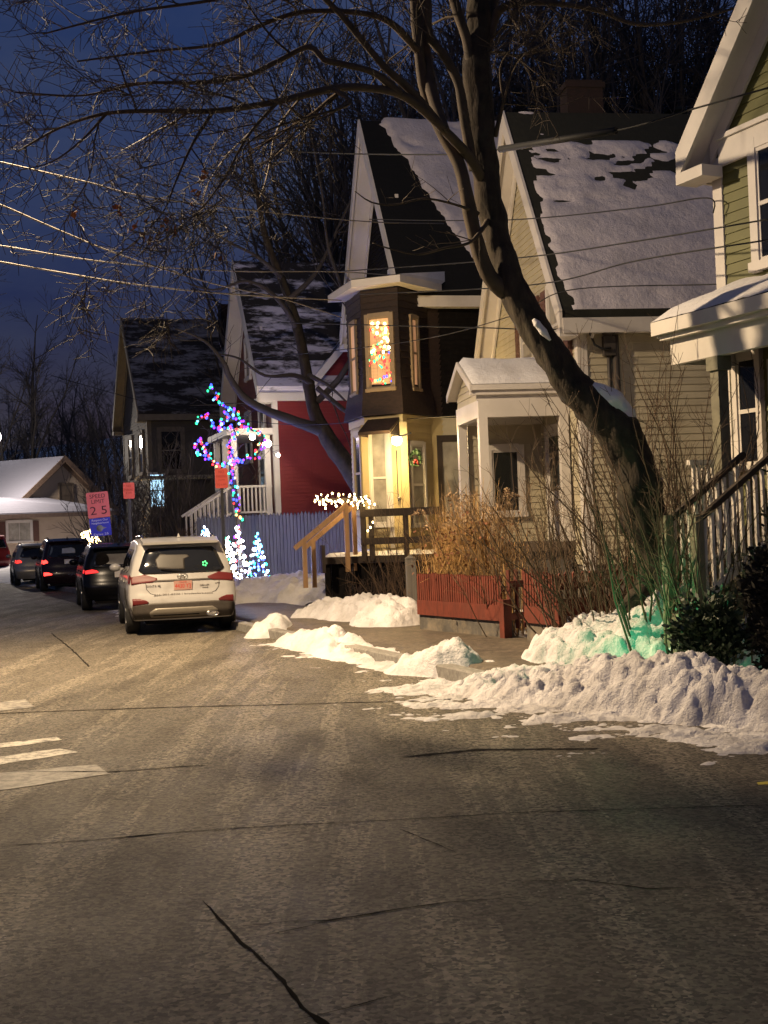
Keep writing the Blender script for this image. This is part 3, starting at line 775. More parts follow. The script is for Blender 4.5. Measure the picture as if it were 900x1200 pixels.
# entrance porch (own frame in house coordinates)
def cream_porch():
    def lp(px, py, Y): return W2L(CH, at(px, py, Y))
    n0 = lp(560, 488, 21.9)            # near street corner of the beam
    y1 = n0.y; xN = n0.x; xF = xN + 1.75
    zb = n0.z - .02; ze = zb + .62; 
    ridge_z = W2L(CH, at(549, 430, 22.6)).z
    # its gable faces the street (+y), ridge runs back to the house
    mb = MB(); xm = (xN + xF) / 2
    mb.box((xN - .05, .02, zb), (xN + .09, y1, zb + .30)); mb.box((xF - .09, .02, zb), (xF + .05, y1, zb + .30)); mb.box((xN + .09, y1 - .14, zb + .002), (xF - .09, y1, zb + .298))
    mb.box((xN - .10, .02, zb + .38), (xN - .04, y1 + .14, zb + .56)); mb.box((xN - .04, .02, zb + .29), (xN + .0, y1 + .02, zb + .40))
    mb.build('porch_beam', M_white, CH)
    mb = MB(); mb.box((xN - .02, .02, zb + .30), (xN + .08, y1 - .02, zb + .45)); mb.build('porch_frieze', M_cream, CH)
    for sgn in (1, -1):
        X = lambda x: xm + sgn * (x - xm)
        mb = MB(); ov = .14
        a0 = (X(xN - ov), zb + .46); a1 = (X(xm), ridge_z)
        Q = [a0, a1, (a1[0], a1[1] + .09), (a0[0], a0[1] + .09)]
        vs = [(x, y1 + .12, z) for x, z in Q] + [(x, .02, z) for x, z in Q]
        mb.add(vs, [(0, 1, 2, 3), (7, 6, 5, 4), (0, 3, 7, 4), (3, 2, 6, 7), (2, 1, 5, 6), (1, 0, 4, 5)])
        rf = mb.build('porch_roof', M_white, CH, True)
        mb = MB(); vs = []; nn = 20
        for i in range(nn + 1):
            for j in range(7):
                s = j / 6; t = i / nn; x = Q[3][0] + (Q[2][0] - Q[3][0]) * s; z = Q[3][1] + (Q[2][1] - Q[3][1]) * s
                y = y1 + .11 - t * (y1 + .09); edge = (0 if j == 0 or i == 0 else 1)
                vs.append((x, y, z + .012 + edge * (.07 + .03 * noise.noise(V((x * 3, y * 3, 1))))))
        mb.add(vs, [(i * 7 + j, i * 7 + j + 7, i * 7 + j + 8, i * 7 + j + 1) for i in range(nn) for j in range(6)], True)
        mb.build('snow_cover', M_snow, rf)
        mb = MB(); vs = [(x, y1 + .122, z - .02) for x, z in (Q[0], Q[1])] + [(x, y1 + .122, z + .02) for x, z in (Q[2], Q[3])]
        v2 = [(x, y + .035, z) for x, y, z in vs]
        mb.add(vs + v2, [(0, 1, 2, 3), (7, 6, 5, 4), (0, 3, 7, 4), (3, 2, 6, 7), (2, 1, 5, 6), (1, 0, 4, 5)]); mb.build('porch_rake', M_white, CH, True)
    mb = MB(); Mg = facing((xF, y1 - .03, 0), (-1, 0, 0)); w = xF - xN
    mb.lap([(0, zb + .3), (w, zb + .3), (w, zb + .5), (w / 2, ridge_z), (0, zb + .5)], Mg, .12); mb.build('porch_gable', M_cream, CH)
    fl = 1.35 - zc
    for x, y in ((xN + .02, y1 - .08), (xF - .02, y1 - .08), (xN + .02, .12)):
        mb = MB(); mb.box((x - .075, y - .075, fl), (x + .075, y + .075, zb)); mb.box((x - .10, y - .10, fl), (x + .10, y + .10, fl + .2)); mb.build('porch_post', M_white, CH)
    mb = MB(); mb.box((xN - .1, .02, fl - .15), (xF + .1, y1 + .05, fl)); mb.build('porch_floor', M_wood, CH)
    mb = MB(); mb.box((xN, .05, -.6), (xF, y1 - .1, fl - .15)); mb.build('porch_base', M_conc, CH)
    # closed far end of the porch with a white framed window facing the camera
    Mw = facing((xF + .02, y1 - .2, 0), (0, -1, 0)); mb = MB(); mb.lap([(0, fl), (y1 - .22, fl), (y1 - .22, zb), (0, zb)], Mw, .12); mb.prism([(0, fl), (y1 - .22, fl), (y1 - .22, zb), (0, zb)], Mw, .015, .06); mb.build('porch_wall', M_cream, CH)
    window(CH, (xF + .0, y1 - .62, fl + .55), (0, -1, 0), .52, 1.15, .10, glass_m=M_glass, rail=False)
    return xN, xF, y1, fl, zb
cpor = cream_porch()
door(CH, (cpor[1] - .4, .016, cpor[3]), (-1, 0, 0), .85, 2.0, M_white)

# ---- dark brown house with the bay
Od = at(488, 335, 29.0); zd = .6
darkroof = roof_mat('brown_house_roof_snow', .75, .85, z0=7.15 - zd, z1=11.6 - zd, seed=8, y0=-.6, y1=-1.9, sx=.5, snow=(.80, .78, .82), dark=(.006, .006, .006))
DH = house('brown_house', 'dark brown shingled house with lit bay window over a yellow entrance', Od, 13, 6.0, 10, zd, 7.25, 11.6, M_black, M_black, darkroof, oh=.5, oe=.35, splitz=4.15, low_m=M_cream)
def m_dark(s, y):
    return .9 - 2.2 * smooth(-.2, .15, y + 1.75 * (1 - s) ** 1.15) - .3 * smooth(.97, 1, s)
roof_snow(DH, 6.0, 10, zd, 7.25, 11.6, .5, .35, .16, m_dark, .12, 8)
mb = MB(); Wl = 6.0
window(DH, (2.2, .014, 8.0 - zd), (-1, 0, 0), .7, 1.5, .12, glass_m=M_glass)
M_bayt = mat('dull_cream_trim', (.27, .20, .12), .6, var=.1)
def bay():
    P = [W2L(DH, at(*q)) for q in ((411, 500, 29.6), (428, 500, 28.25), (472, 500, 27.85), (505, 500, 28.95))]
    P = [V((p.x, p.y)) for p in P]
    inner = [V((.2, -1.6)), V((1.4, -.5))]
    z_f, z_m, z_e = 1.25 - zd, 4.15 - zd, 6.95 - zd
    faces = []
    names = []
    for lo, hi, mtl, nm in ((z_f - .1, z_m, M_yellow, 'bay_lower_wall'), (z_m, z_e, M_brown, 'bay_upper_wall')):
        mb = MB()
        for a, b in zip(P[:-1], P[1:]):
            u = (b - a); Lw = u.length; M = facing((a.x, a.y, 0), (u.x, u.y, 0))
            mb.lap([(0, lo), (Lw, lo), (Lw, hi), (0, hi)], M, .115 if hi == z_m else .14, .016 if hi == z_m else .02)
            mb.prism([(0, lo), (Lw, lo), (Lw, hi), (0, hi)], M, .02, .08)
        # closing return walls back to the house
        for a, b in ((P[-1], V((.05, P[-1].y - .5))), (V((P[0].x + 1.2, P[0].y - .6)), P[0])):
            u = b - a; M = facing((a.x, a.y, 0), (u.x, u.y, 0)); mb.prism([(0, lo), (u.length, lo), (u.length, hi), (0, hi)], M, 0, .08)
        mb.build(nm, mtl, DH)
    # flared shingle skirt between storeys and white band
    cen = (P[0] + P[1] + P[2] + P[3]) / 4 + V((.8, -.3))
    def ring(k): return [p + (p - cen).normalized() * k for p in P]
    mb = MB(); A = ring(.02); B = ring(.16); n = 4
    vs = [(p.x, p.y, z_m + .75) for p in A] + [(p.x, p.y, z_m + .02) for p in B] + [(p.x, p.y, z_m + .02) for p in P]
    mb.add(vs, [(i, i + 4, i + 5, i + 1) for i in range(3)] + [(i + 4, i + 8, i + 9, i + 5) for i in range(3)]); mb.build('bay_skirt', M_brown, DH, True)
    mb = MB(); A = ring(.045); B = ring(.0)
    for i in range(3):
        mb.add([(A[i].x, A[i].y, z_m - .16), (A[i + 1].x, A[i + 1].y, z_m - .16), (A[i + 1].x, A[i + 1].y, z_m + .01), (A[i].x, A[i].y, z_m + .01), (B[i].x, B[i].y, z_m - .16), (B[i + 1].x, B[i + 1].y, z_m - .16)], [(0, 1, 2, 3), (0, 4, 5, 1)])
    mb.build('bay_band', M_yellow, DH)
    mb = MB()
    for p in P[1:3]:
        d = (p - cen).normalized(); q = p + d * .02; mb.bar((q.x, q.y, z_f), (q.x, q.y, z_m - .16), .16, .10, V((d.x, d.y, 0)))
    mb.build('bay_corner_board', M_yellow, DH)
    # bay roof: hip with a broad pale fascia
    E = ring(.42); top = [V((1.8, -.2)), V((1.2, .1)), V((.6, -.2)), V((.3, -1.0))]
    mb = MB(); zt = z_e + .55
    vs = [(p.x, p.y, z_e + .18) for p in E] + [(p.x, p.y, zt) for p in top] + [(p.x, p.y, z_e + .02) for p in E] + [(p.x, p.y, z_e + .02) for p in P]
    mb.add(vs, [(i, i + 1, i + 5, i + 4) for i in range(3)] + [(4, 5, 6, 7)] + [(i + 8, i + 9, i + 1, i) for i in range(3)] + [(i + 12, i + 13, i + 9, i + 8) for i in range(3)])
    mb.build('bay_roof', M_white, DH, True)
    E2 = ring(.40); mb = MB(); vs = [(p.x, p.y, z_e + .20) for p in E2] + [(p.x, p.y, zt + .07) for p in top]
    mb.add(vs, [(i, i + 1, i + 5, i + 4) for i in range(3)] + [(4, 5, 6, 7)]); mb.build('bay_roof_snow', M_snow, DH, True)
    # windows: centre lit, sides narrow
    def on(i, t, z, out=.02):
        a, b = P[i], P[i + 1]; q = a.lerp(b, t); return V((q.x, q.y, z)), V((b.x - a.x, b.y - a.y, 0))
    L1 = (P[2] - P[1]).length
    zw = 4.77 - zd; hw = 1.55
    o, u = on(1, .2, zw); lit = fabric_glow('lit_curtain', (1.0, .42, .13), .38, (.6, .4, .25)); lit2 = fabric_glow('lit_blind', (1.0, .48, .22), .22, (.6, .4, .25))
    f = window(DH, o, u, L1 * .58, hw, .085, M_bayt, lit)
    L0 = (P[1] - P[0]).length; o, u = on(0, .32, zw); window(DH, o, u, L0 * .34, hw, .07, M_bayt, lit2)
    L2 = (P[3] - P[2]).length; o, u = on(2, .40, zw + .0); window(DH, o, u, L2 * .17, hw, .075, M_bayt, lit2)
    # lower storey
    o, u = on(0, .3, 2.1 - zd); window(DH, o, u, L0 * .4, 1.7, .10, M_yellow, M_glass2)
    o, u = on(1, .14, z_f); window(DH, o + V((0, 0, .55)), u, L1 * .42, 2.0, .10, M_white, M_curtain)
    o, u = on(1, .70, z_f); door(DH, o, u, L1 * .24, 2.25, M_yellow)
    o, u = on(2, .22, 1.75 - zd); window(DH, o, u, L2 * .42, 1.75, .08, M_white, M_curtain)
    # hood over the entrance with its lamp
    a, b = P[1], P[2]; u = (b - a).normalized(); nrm = V((u.y, -u.x)); c = a.lerp(b, .52)
    if nrm.dot(c - cen) < 0: nrm = -nrm
    M = Matrix.Identity(4)
    for i, col in enumerate((V((u.x, u.y, 0)), V((nrm.x, nrm.y, 0)), V((0, 0, 1)))):
        for k in range(3): M[k][i] = col[k]
    M.translation = V((c.x, c.y, 0))
    mb = MB(); hz = 3.72 - zd; w = L1 * .42
    Q = [(-w, 0), (-w, .55), (w, .55), (w, 0)]
    vs = [(x, y, hz + (.34 if y == 0 else 0)) for x, y in Q] + [(x, y, hz + (.40 if y == 0 else .07)) for x, y in Q]
    mb.add(vs, [(0, 1, 2, 3), (4, 7, 6, 5), (0, 4, 5, 1), (1, 5, 6, 2), (2, 6, 7, 3), (3, 7, 4, 0)], False, M)
    mb.add([(-w, 0, hz - .02), (-w, .55, hz - .02), (-w, .0, hz + .34), (w, 0, hz - .02), (w, .55, hz - .02), (w, 0, hz + .34)], [(0, 1, 2), (3, 5, 4)], False, M)
    mb.build('door_hood', M_brown, DH)
    return P, cen, M, z_f, L1
BAY = bay()
LP = at(465, 516, 27.3); lpl = W2L(DH, LP)
mb = MB(); mb.sphere(lpl, .11, 12, 8); bulb_porch = mb.build('porch_lamp', emit('porch_bulb', (1, .78, .42), 60), DH)
mb = MB(); mb.bar(lpl + V((0, 0, .06)), lpl + V((.12, -.35, .16)), .04); mb.lathe([(.03, .14), (.09, .10), (.09, .07)], 12, Matrix.Translation(lpl)); mb.build('lamp_bracket', M_post, DH)
lamp('porch_light', LP + V((-.02, -.14, -.02)), (1, .66, .25), 130, .06)
# side entrance: dark framed door on the near wall
dl = W2L(DH, at(520, 560, 29)); 
dM = facing((-.02, dl.y, 1.25 - zd), (0, -1, 0))
mb = MB(); mb.box((-.12, -.05, 0), (0, .02, 2.5), dM); mb.box((1.0, -.05, 0), (1.12, .02, 2.5), dM); mb.box((0, -.05, 2.35), (1.0, .02, 2.5), dM); mb.build('side_door_frame', M_darkwood, DH)
mb = MB(); mb.box((0, -.02, 0), (1.0, .02, 2.35), dM); mb.build('side_door', M_curtain, DH)

# deck with rails and the stair rail
def deck():
    A = W2L(DH, at(424, 640, 26.9)); B = W2L(DH, at(520, 640, 26.6))
    zf = 1.12 - zd; u = V((B.x - A.x, B.y - A.y, 0)); Lw = u.length; M = facing((A.x, A.y, 0), u)
    mb = MB(); mb.box((-.9, 0, zf - .14), (Lw, 2.2, zf), M); mb.build('deck', M_darkwood, DH)
    mb = MB()
    for k in range(21): mb.box((-.85 + k * .15, .13, -.8), (-.85 + k * .15 + .145, .15 + .006 * (k % 3), zf - .145), M)
    mb.build('deck_skirt', M_black, DH)
    for x in (.05, .22, Lw * .55, Lw - .06):
        mb = MB(); mb.box((x - .05, -.05, zf - .1), (x + .05, .05, zf + (.95 if x > .1 else 1.1)), M); mb.build('deck_post', M_darkwood, DH)
    mb = MB(); mb.box((0, -.085, zf + .82), (Lw, -.05, zf + .98), M); mb.box((0, -.085, zf + .24), (Lw, -.05, zf + .38), M); mb.build('deck_rail', M_darkwood, DH)
    vs = []; mb = MB(); n = 24
    for i in range(n + 1):
        for j in range(7):
            x = -.85 + (Lw + .8) * i / n; y = .05 + .9 * j / 6; q = V((x, y, 0))
            vs.append((x, y, zf + .005 + (0 if j in (0, 6) or i in (0, n) else .07 + .05 * noise.noise(q * 3))))
    mb.add(vs, [(i * 7 + j, i * 7 + j + 7, i * 7 + j + 8, i * 7 + j + 1) for i in range(n) for j in range(6)], True, M); mb.build('deck_snow', M_snow, DH)
    # lumber stair rails
    for dx, dY in ((0, 0), (9, .5)):
        a = W2L(DH, at(345 + dx * 1.2, 643, 26.4 + dY)); b = W2L(DH, at(407 + dx, 591, 26.6 + dY)); a2 = W2L(DH, at(357 + dx * .9, 672, 26.4 + dY)); 
        mb = MB(); mb.bar(a, b, .06, .10); t = a.lerp(b, .18); mb.bar(t, (t.x, t.y, a2.z - .3), .09, .09, V((1, 0, 0))); mb.build('stair_rail', M_newwood, DH)
        t2 = a.lerp(b, .97); mb = MB(); mb.bar(t2, (t2.x, t2.y, zf - .3), .09, .09, V((1, 0, 0))); mb.build('stair_post', M_newwood, DH)
    # brown box at the stair head
    c = W2L(DH, at(379, 648, 26.6)); mb = MB(); mb.box((c.x - .10, c.y - .02, c.z - .42), (c.x + .10, c.y + .05, c.z + .16)); mb.build('stair_panel', M_darkwood, DH)
deck()

# ---- red house
Or = at(319, 455, 40); zr = .6
redroof = roof_mat('red_house_roof_snow', .38, .48, z0=6.2 - zr, z1=10.4 - zr, seed=12, botbare=.12, snow=(.72, .68, .74))
RH = house('red_house', 'red clapboard house with white trim beyond the grey stockade fence', Or, 17, 6.2, 11, zr, 6.3, 10.5, M_red, M_brickred, redroof, oh=.5, oe=.3, rt=.2)
# cross gable on the near wall
mb = MB(); g0 = W2L(RH, at(362, 455, 40.3)).y; g1 = g0 - 4.4; ge = 6.2 - zr; ga = 8.7 - zr
Mg = facing((-.03, g0, 0), (0, -1, 0)); w = g0 - g1
mb.lap([(0, .5), (w, .5), (w, ge), (w / 2, ga), (0, ge)], Mg, .12); mb.prism([(0, .5), (w, .5), (w, ge), (w / 2, ga), (0, ge)], Mg, .012, .05)
mb.build('wing_wall', M_red, RH)
for sgn in (1, -1):
    y_e = g0 + .25 if sgn > 0 else g1 - .25; ym = (g0 + g1) / 2; dz = (ga - ge) / (w / 2) * .25
    mb = MB(); vs = [(-.35, y_e, ge - dz), (-.35, ym, ga), (3.1, ym, ga), (3.1, y_e, ge - dz)]; v2 = [(x, y, z + .18) for x, y, z in vs]
    mb.add(vs + v2, [(0, 1, 2, 3), (7, 6, 5, 4), (0, 4, 5, 1), (1, 5, 6, 2), (2, 6, 7, 3), (3, 7, 4, 0)]); mb.build('wing_roof', redroof, RH, True)
    mb = MB(); vs = [(-.36, y_e, ge - dz - .12), (-.36, ym, ga - .12), (-.36, ym, ga + .2), (-.36, y_e, ge - dz + .2)]; v2 = [(x - .05, y, z) for x, y, z in vs]
    mb.add(vs + v2, [(0, 1, 2, 3), (7, 6, 5, 4), (0, 4, 5, 1), (1, 5, 6, 2), (2, 6, 7, 3), (3, 7, 4, 0)]); mb.build('wing_rake', M_white, RH, True)
mb = MB(); mb.box((-.09, g0 + .1, ge - .35), (-.035, -.03, ge + .12)); mb.build('wall_trim', M_white, RH)
for xx in (1.2, 3.6):
    window(RH, (xx + .7, .014, 4.2 - zr), (-1, 0, 0), .7, 1.5, .14); window(RH, (xx + .7, .014, 7.0 - zr) if xx < 2 else (3.9, .014, 7.0 - zr), (-1, 0, 0), .6, 1.2, .14)
# white front porch with railing and stairs to the street side
rp = MB(); fl = 2.25 - zr
rp.box((.1, .05, fl - .2), (3.4, 1.35, fl)); rp.build('porch_floor', M_wood, RH)
mb = MB(); mb.box((.15, .1, -.5), (3.35, 1.3, fl - .2)); mb.build('porch_base', M_wood, RH)
mb = MB(); mb.box((-.1, .05, 4.75 - zr), (3.6, 1.5, 4.95 - zr)); mb.build('porch_roof', M_white, RH)
for x, y in ((.2, 1.25), (1.7, 1.25), (3.3, 1.25), (.2, .2)):
    mb = MB(); mb.box((x - .09, y - .09, fl), (x + .09, y + .09, 4.75 - zr)); mb.build('porch_post', M_white, RH)
def balus(a, b, n, h=.9, m=M_white, name='porch_railing', par=RH):
    mb = MB(); a = V(a); b = V(b); up = V((0, 0, 1)); mb.bar(a + up * h, b + up * h, .08, .07); mb.bar(a + up * .1, b + up * .1, .06, .06)
    for i in range(1, n): q = a.lerp(b, i / n); mb.bar(q + up * .1, q + up * h, .05, .05, V((1, 0, 0)))
    return mb.build(name, m, par)
balus((.15, .1, fl), (.15, 1.25, fl), 9); balus((.15, 1.3, fl), (3.3, 1.3, fl), 20)
balus((.15, 1.4, fl), (.0, 2.8, fl - .85), 10); balus((1.3, 1.4, fl), (1.2, 2.8, fl - .85), 10)
door(RH, (2.2, .016, fl), (-1, 0, 0), .9, 2.1, M_white)
LR = at(314, 520, 38.6); ll = W2L(RH, LR)
mb = MB(); mb.sphere(ll, .11, 10, 8); mb.sphere(ll + V((.1, .45, .22)), .09, 10, 8); mb.sphere(ll + V((0, -.3, -.35)), .06, 8, 6); mb.build('porch_lamp', emit('white_porch_bulb', (1, .84, .62), 30), RH)
lamp('red_house_light', LR + V((-.1, -.3, 0)), (1, .8, .55), 45, .1)

# ---- grey house
Oy = at(172, 472, 52); zy = .6
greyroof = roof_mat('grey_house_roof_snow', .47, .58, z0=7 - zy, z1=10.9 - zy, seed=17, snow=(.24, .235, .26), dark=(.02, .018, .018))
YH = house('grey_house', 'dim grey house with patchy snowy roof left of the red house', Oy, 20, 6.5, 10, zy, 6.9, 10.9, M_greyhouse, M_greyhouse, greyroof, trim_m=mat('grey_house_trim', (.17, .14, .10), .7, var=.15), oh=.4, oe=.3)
M_dimtrim = mat('dim_window_trim', (.13, .11, .085), .7)
for o_, u_ in (((2.0, .014, 4.4 - zy), (-1, 0, 0)), ((4.8, .014, 4.4 - zy), (-1, 0, 0)), ((-.016, -.5, 4.4 - zy), (0, -1, 0)), ((-.016, -5.0, 4.4 - zy), (0, -1, 0))):
    window(YH, o_, u_, .85, 1.6, .14, frame_m=M_dimtrim, glass_m=M_glass)
icy = emit('icy_blue_window', (.45, .75, 1.0), .9)
wl = W2L(YH, at(176, 590, 52)); window(YH, (-.016, wl.y, 2.9 - zy), (0, -1, 0), .6, 1.35, .06, glass_m=icy, rail=True)
mb = MB(); 
yl = W2L(YH, at(152, 556, 51)); mb.box((-1.2, -5.2, 4.0 - zy), (-.02, .6, 4.12 - zy)); mb.build('porch_roof', mat('grey_porch_roof', (.3, .27, .2), .8), YH)
mb = MB(); ch = W2L(YH, at(268, 368, 54)); mb.box((ch.x - .3, ch.y - .4, 9.6 - zy), (ch.x + .3, ch.y + .4, 11.35 - zy)); mb.build('chimney', M_brick, YH)

# ---- tan house at the bend
tdir = V((-12.6 + 17.6, -(84 - 79.5), 0))
T0 = at(132, 640, 88); T1 = at(14, 640, 80)
xdv = V((T1.x - T0.x, T1.y - T0.y, 0)); Wt = xdv.length
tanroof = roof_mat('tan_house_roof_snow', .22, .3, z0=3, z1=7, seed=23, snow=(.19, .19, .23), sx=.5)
rt_ang = math.degrees(math.atan2(xdv.y, xdv.x)) - 90
zt = .6
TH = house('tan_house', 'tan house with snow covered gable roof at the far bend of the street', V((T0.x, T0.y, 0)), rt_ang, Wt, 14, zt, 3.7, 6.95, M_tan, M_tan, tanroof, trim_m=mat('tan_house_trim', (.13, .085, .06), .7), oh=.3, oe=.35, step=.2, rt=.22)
tl = lambda px, py, Y: W2L(TH, at(px, py, Y))
q0 = tl(0, 640, 79); 
# low front addition
mb = MB(); aL = tl(-30, 640, 77.5); aR = tl(132, 640, 80); bR = V((aR.x, .0, 0)); 
lo = 1.0 - zt
P4 = [(aL.x, aL.y), (aR.x, aR.y), (aR.x - .2, .02), (aL.x, .02)]
zz = 3.25 - zt
mb.plan(P4, -.8, zz); add_ = mb.build('addition_wall', M_tan, TH, True)
mb = MB(); ex = .4
u2 = V((aR.x - aL.x, aR.y - aL.y)).normalized(); n2 = V((u2.y, -u2.x)); 
if n2.y < 0: n2 = -n2
E4 = [(aL.x - u2.x * ex + n2.x * ex, aL.y - u2.y * ex + n2.y * ex), (aR.x + u2.x * ex + n2.x * ex, aR.y + u2.y * ex + n2.y * ex), (aR.x + .2, .02), (aL.x - .4, .02)]
vs = [(x, y, zz + (0.02 if i < 2 else 1.05)) for i, (x, y) in enumerate(E4)]; v2 = [(x, y, z + .2) for x, y, z in vs]
mb.add(vs + v2, [(0, 1, 2, 3), (7, 6, 5, 4), (0, 4, 5, 1), (1, 5, 6, 2), (2, 6, 7, 3), (3, 7, 4, 0)]); mb.build('addition_roof', tanroof, TH, True)
mb = MB(); mb.bar((E4[0][0] + n2.x * .03, E4[0][1] + n2.y * .03, zz + .02), (E4[1][0] + n2.x * .03, E4[1][1] + n2.y * .03, zz + .02), .05, .24); mb.build('addition_fascia', mat('brown_fascia', (.10, .065, .05), .7), TH)
wa = tl(9, 640, 78.3); wA = V((aL.x, aL.y)).lerp(V((aR.x, aR.y)), .24) + n2 * .015
window(TH, (wA.x, wA.y, 1.75 - zt), (u2.x, u2.y, 0), 1.35, 1.15, .12, mull=1, rail=False, shutters=.35, glass_m=M_curtain)
wg = tl(84, 575, 84); window(TH, (wg.x + .6, .014, 3.95 - zt), (-1, 0, 0), 1.2, 1.4, .1, frame_m=M_wood, glass_m=M_wood)
# ------------------------------------------------------------------ fences
def red_fence():
    r = empty('picket_fence', (.48, 19.6, 0), 0, 'low red picket fence on a dark concrete base with an open gateway', 'fence')
    def pt(x, y, z): return V((x - .48, y - 19.6, z))
    def run(a, b, zb, ht, name, gap=.085, lean=.0, base=True):
        a = V(a); b = V(b); d = (b - a); Ln = d.length; d.normalize(); o = pt(a.x, a.y, 0); M = facing(o, d)
        if base:
            mb = MB(); n = 14; mb.box((0, .0, -.1), (Ln, .16, zb + .24), M); mb.build('concrete_base', M_conc, r)
        mb = MB(); mb.box((0, -.035, zb + .24), (Ln, .02, zb + .46), M); mb.build('base_board', M_redfence, r)
        mb = MB(); x = .02; i = 0
        while x < Ln - .02:
            h = zb + ht + .025 * noise.noise(V((x * 3, a.y, 0))); t = lean * noise.noise(V((x * 5, 1, a.x)))
            mb.add([(x - .022, -.02, zb + .46), (x + .022, -.02, zb + .46), (x + .022 + t, -.02, h - .03), (x + t, -.02, h), (x - .022 + t, -.02, h - .03),
                    (x - .022, .004, zb + .46), (x + .022, .004, zb + .46), (x + .022 + t, .004, h - .03), (x + t, .004, h), (x - .022 + t, .004, h - .03)],
                   [(0, 1, 2, 3, 4), (9, 8, 7, 6, 5), (0, 5, 6, 1), (1, 6, 7, 2), (2, 7, 8, 3), (3, 8, 9, 4), (4, 9, 5, 0)], False, M)
            x += gap * (1 + .15 * noise.noise(V((x * 9, 7, a.x))))
        mb.build('pickets', M_redfence, r).name = 'picket_panel'
        mb = MB(); mb.box((0, .006, zb + ht - .22), (Ln, .05, zb + ht - .14), M); mb.build('rail', M_redfence, r)
    run((.48, 19.6, 0), (1.58, 17.55, 0), .12, .86, 'a', .062, .02)
    run((1.83, 16.95, 0), (2.16, 16.2, 0), .14, .90, 'b', .07, .01)
    run((2.16, 16.2, 0), (3.1, 16.75, 0), .25, .80, 'c', .12, .05, False)
    run((3.3, 17.5, 0), (5.6, 18.9, 0), .45, .75, 'd', .12, .05, False)
    for (x, y, z1) in ((1.60, 17.50, .66), (2.17, 16.17, .66)):
        mb = MB(); p = pt(x, y, 0); mb.bar(p + V((0, 0, -.1)), p + V((0, 0, z1)), .12, .12, V((.45, -.9, 0))); mb.build('gate_post', M_redfence, r)
    # gate standing open, turned inward
    mb = MB(); a = pt(1.66, 17.5, 0); b = pt(2.25, 18.05, 0)
    mb.bar(a + V((0, 0, .86)), b + V((0, 0, .86)), .04, .09); mb.bar(a + V((0, 0, .42)), b + V((0, 0, .42)), .04, .09)
    for i in range(6): q = a.lerp(b, i / 5); mb.bar(q + V((0, 0, .25)), q + V((0, 0, 1.06)), .05, .025, V((.6, .7, 0)))
    mb.build('gate', M_redfence, r)
    mb = MB(); a = pt(1.60, 17.6, 0); b = pt(2.0, 17.9, 0); mb.add([(a.x, a.y, .1), (a.x + .12, a.y - .12, .1), (a.x + .12, a.y - .12, .2), (a.x, a.y, .2)], [(0, 1, 2, 3)])
    return r
red_fence()
def stockade():
    a = at(232, 640, 36.5); b = at(430, 640, 35.5); a.z = gz(a.x, a.y); b.z = gz(b.x, b.y)
    r = empty('stockade_fence', (a.x, a.y, 0), 0, 'tall grey stockade fence with pointed boards in front of the red house', 'fence')
    d = V((b.x - a.x, b.y - a.y, 0)); Ln = d.length; M = facing((0, 0, 0), d)
    zt = at(340, 600, 36).z; mb = MB(); x = 0
    while x < Ln:
        w = .10; h = zt + .05 * noise.noise(V((x * 4, 2, 0))) + (.0 if x > .6 else -.0); zb = .15
        mb.add([(x, -.02, zb), (x + w * .92, -.02, zb), (x + w * .92, -.02, h - .10), (x + w * .46, -.02, h), (x, -.02, h - .10), (x, .01, zb), (x + w * .92, .01, zb), (x + w * .92, .01, h - .10), (x + w * .46, .01, h), (x, .01, h - .10)],
               [(0, 1, 2, 3, 4), (9, 8, 7, 6, 5), (0, 5, 6, 1), (1, 6, 7, 2), (2, 7, 8, 3), (3, 8, 9, 4), (4, 9, 5, 0)], False, M)
        x += w * (1 + .05 * rng.random())
    mb.build('board_panel', M_greyfence, r)
    for z in (.6, zt - .4): mb = MB(); mb.box((0, .012, z), (Ln, .06, z + .09), M); mb.build('rail', M_greyfence, r)
    for k in range(4): mb = MB(); x = k * Ln / 3; mb.box((x - .05, .065, -.2), (x + .05, .16, zt - .15), M); mb.build('post', M_greyfence, r)
stockade()
p = at(481, 660, 22.5); r_ = empty('fence_post', (p.x, p.y, gz(p.x, p.y)), .2, 'lone weathered grey post at the left end of the red fence', 'post')
mb = MB(); mb.box((-.08, -.07, -.3), (.08, .07, 1.05)); mb.build('post_shaft', M_greyfence, r_)
mb = MB(); mb.add([(-.09, -.08, 1.05), (.09, -.08, 1.05), (.09, .08, 1.05), (-.09, .08, 1.05), (0, 0, 1.12)], [(0, 1, 4), (1, 2, 4), (2, 3, 4), (3, 0, 4)]); mb.build('cap', M_greyfence, r_)

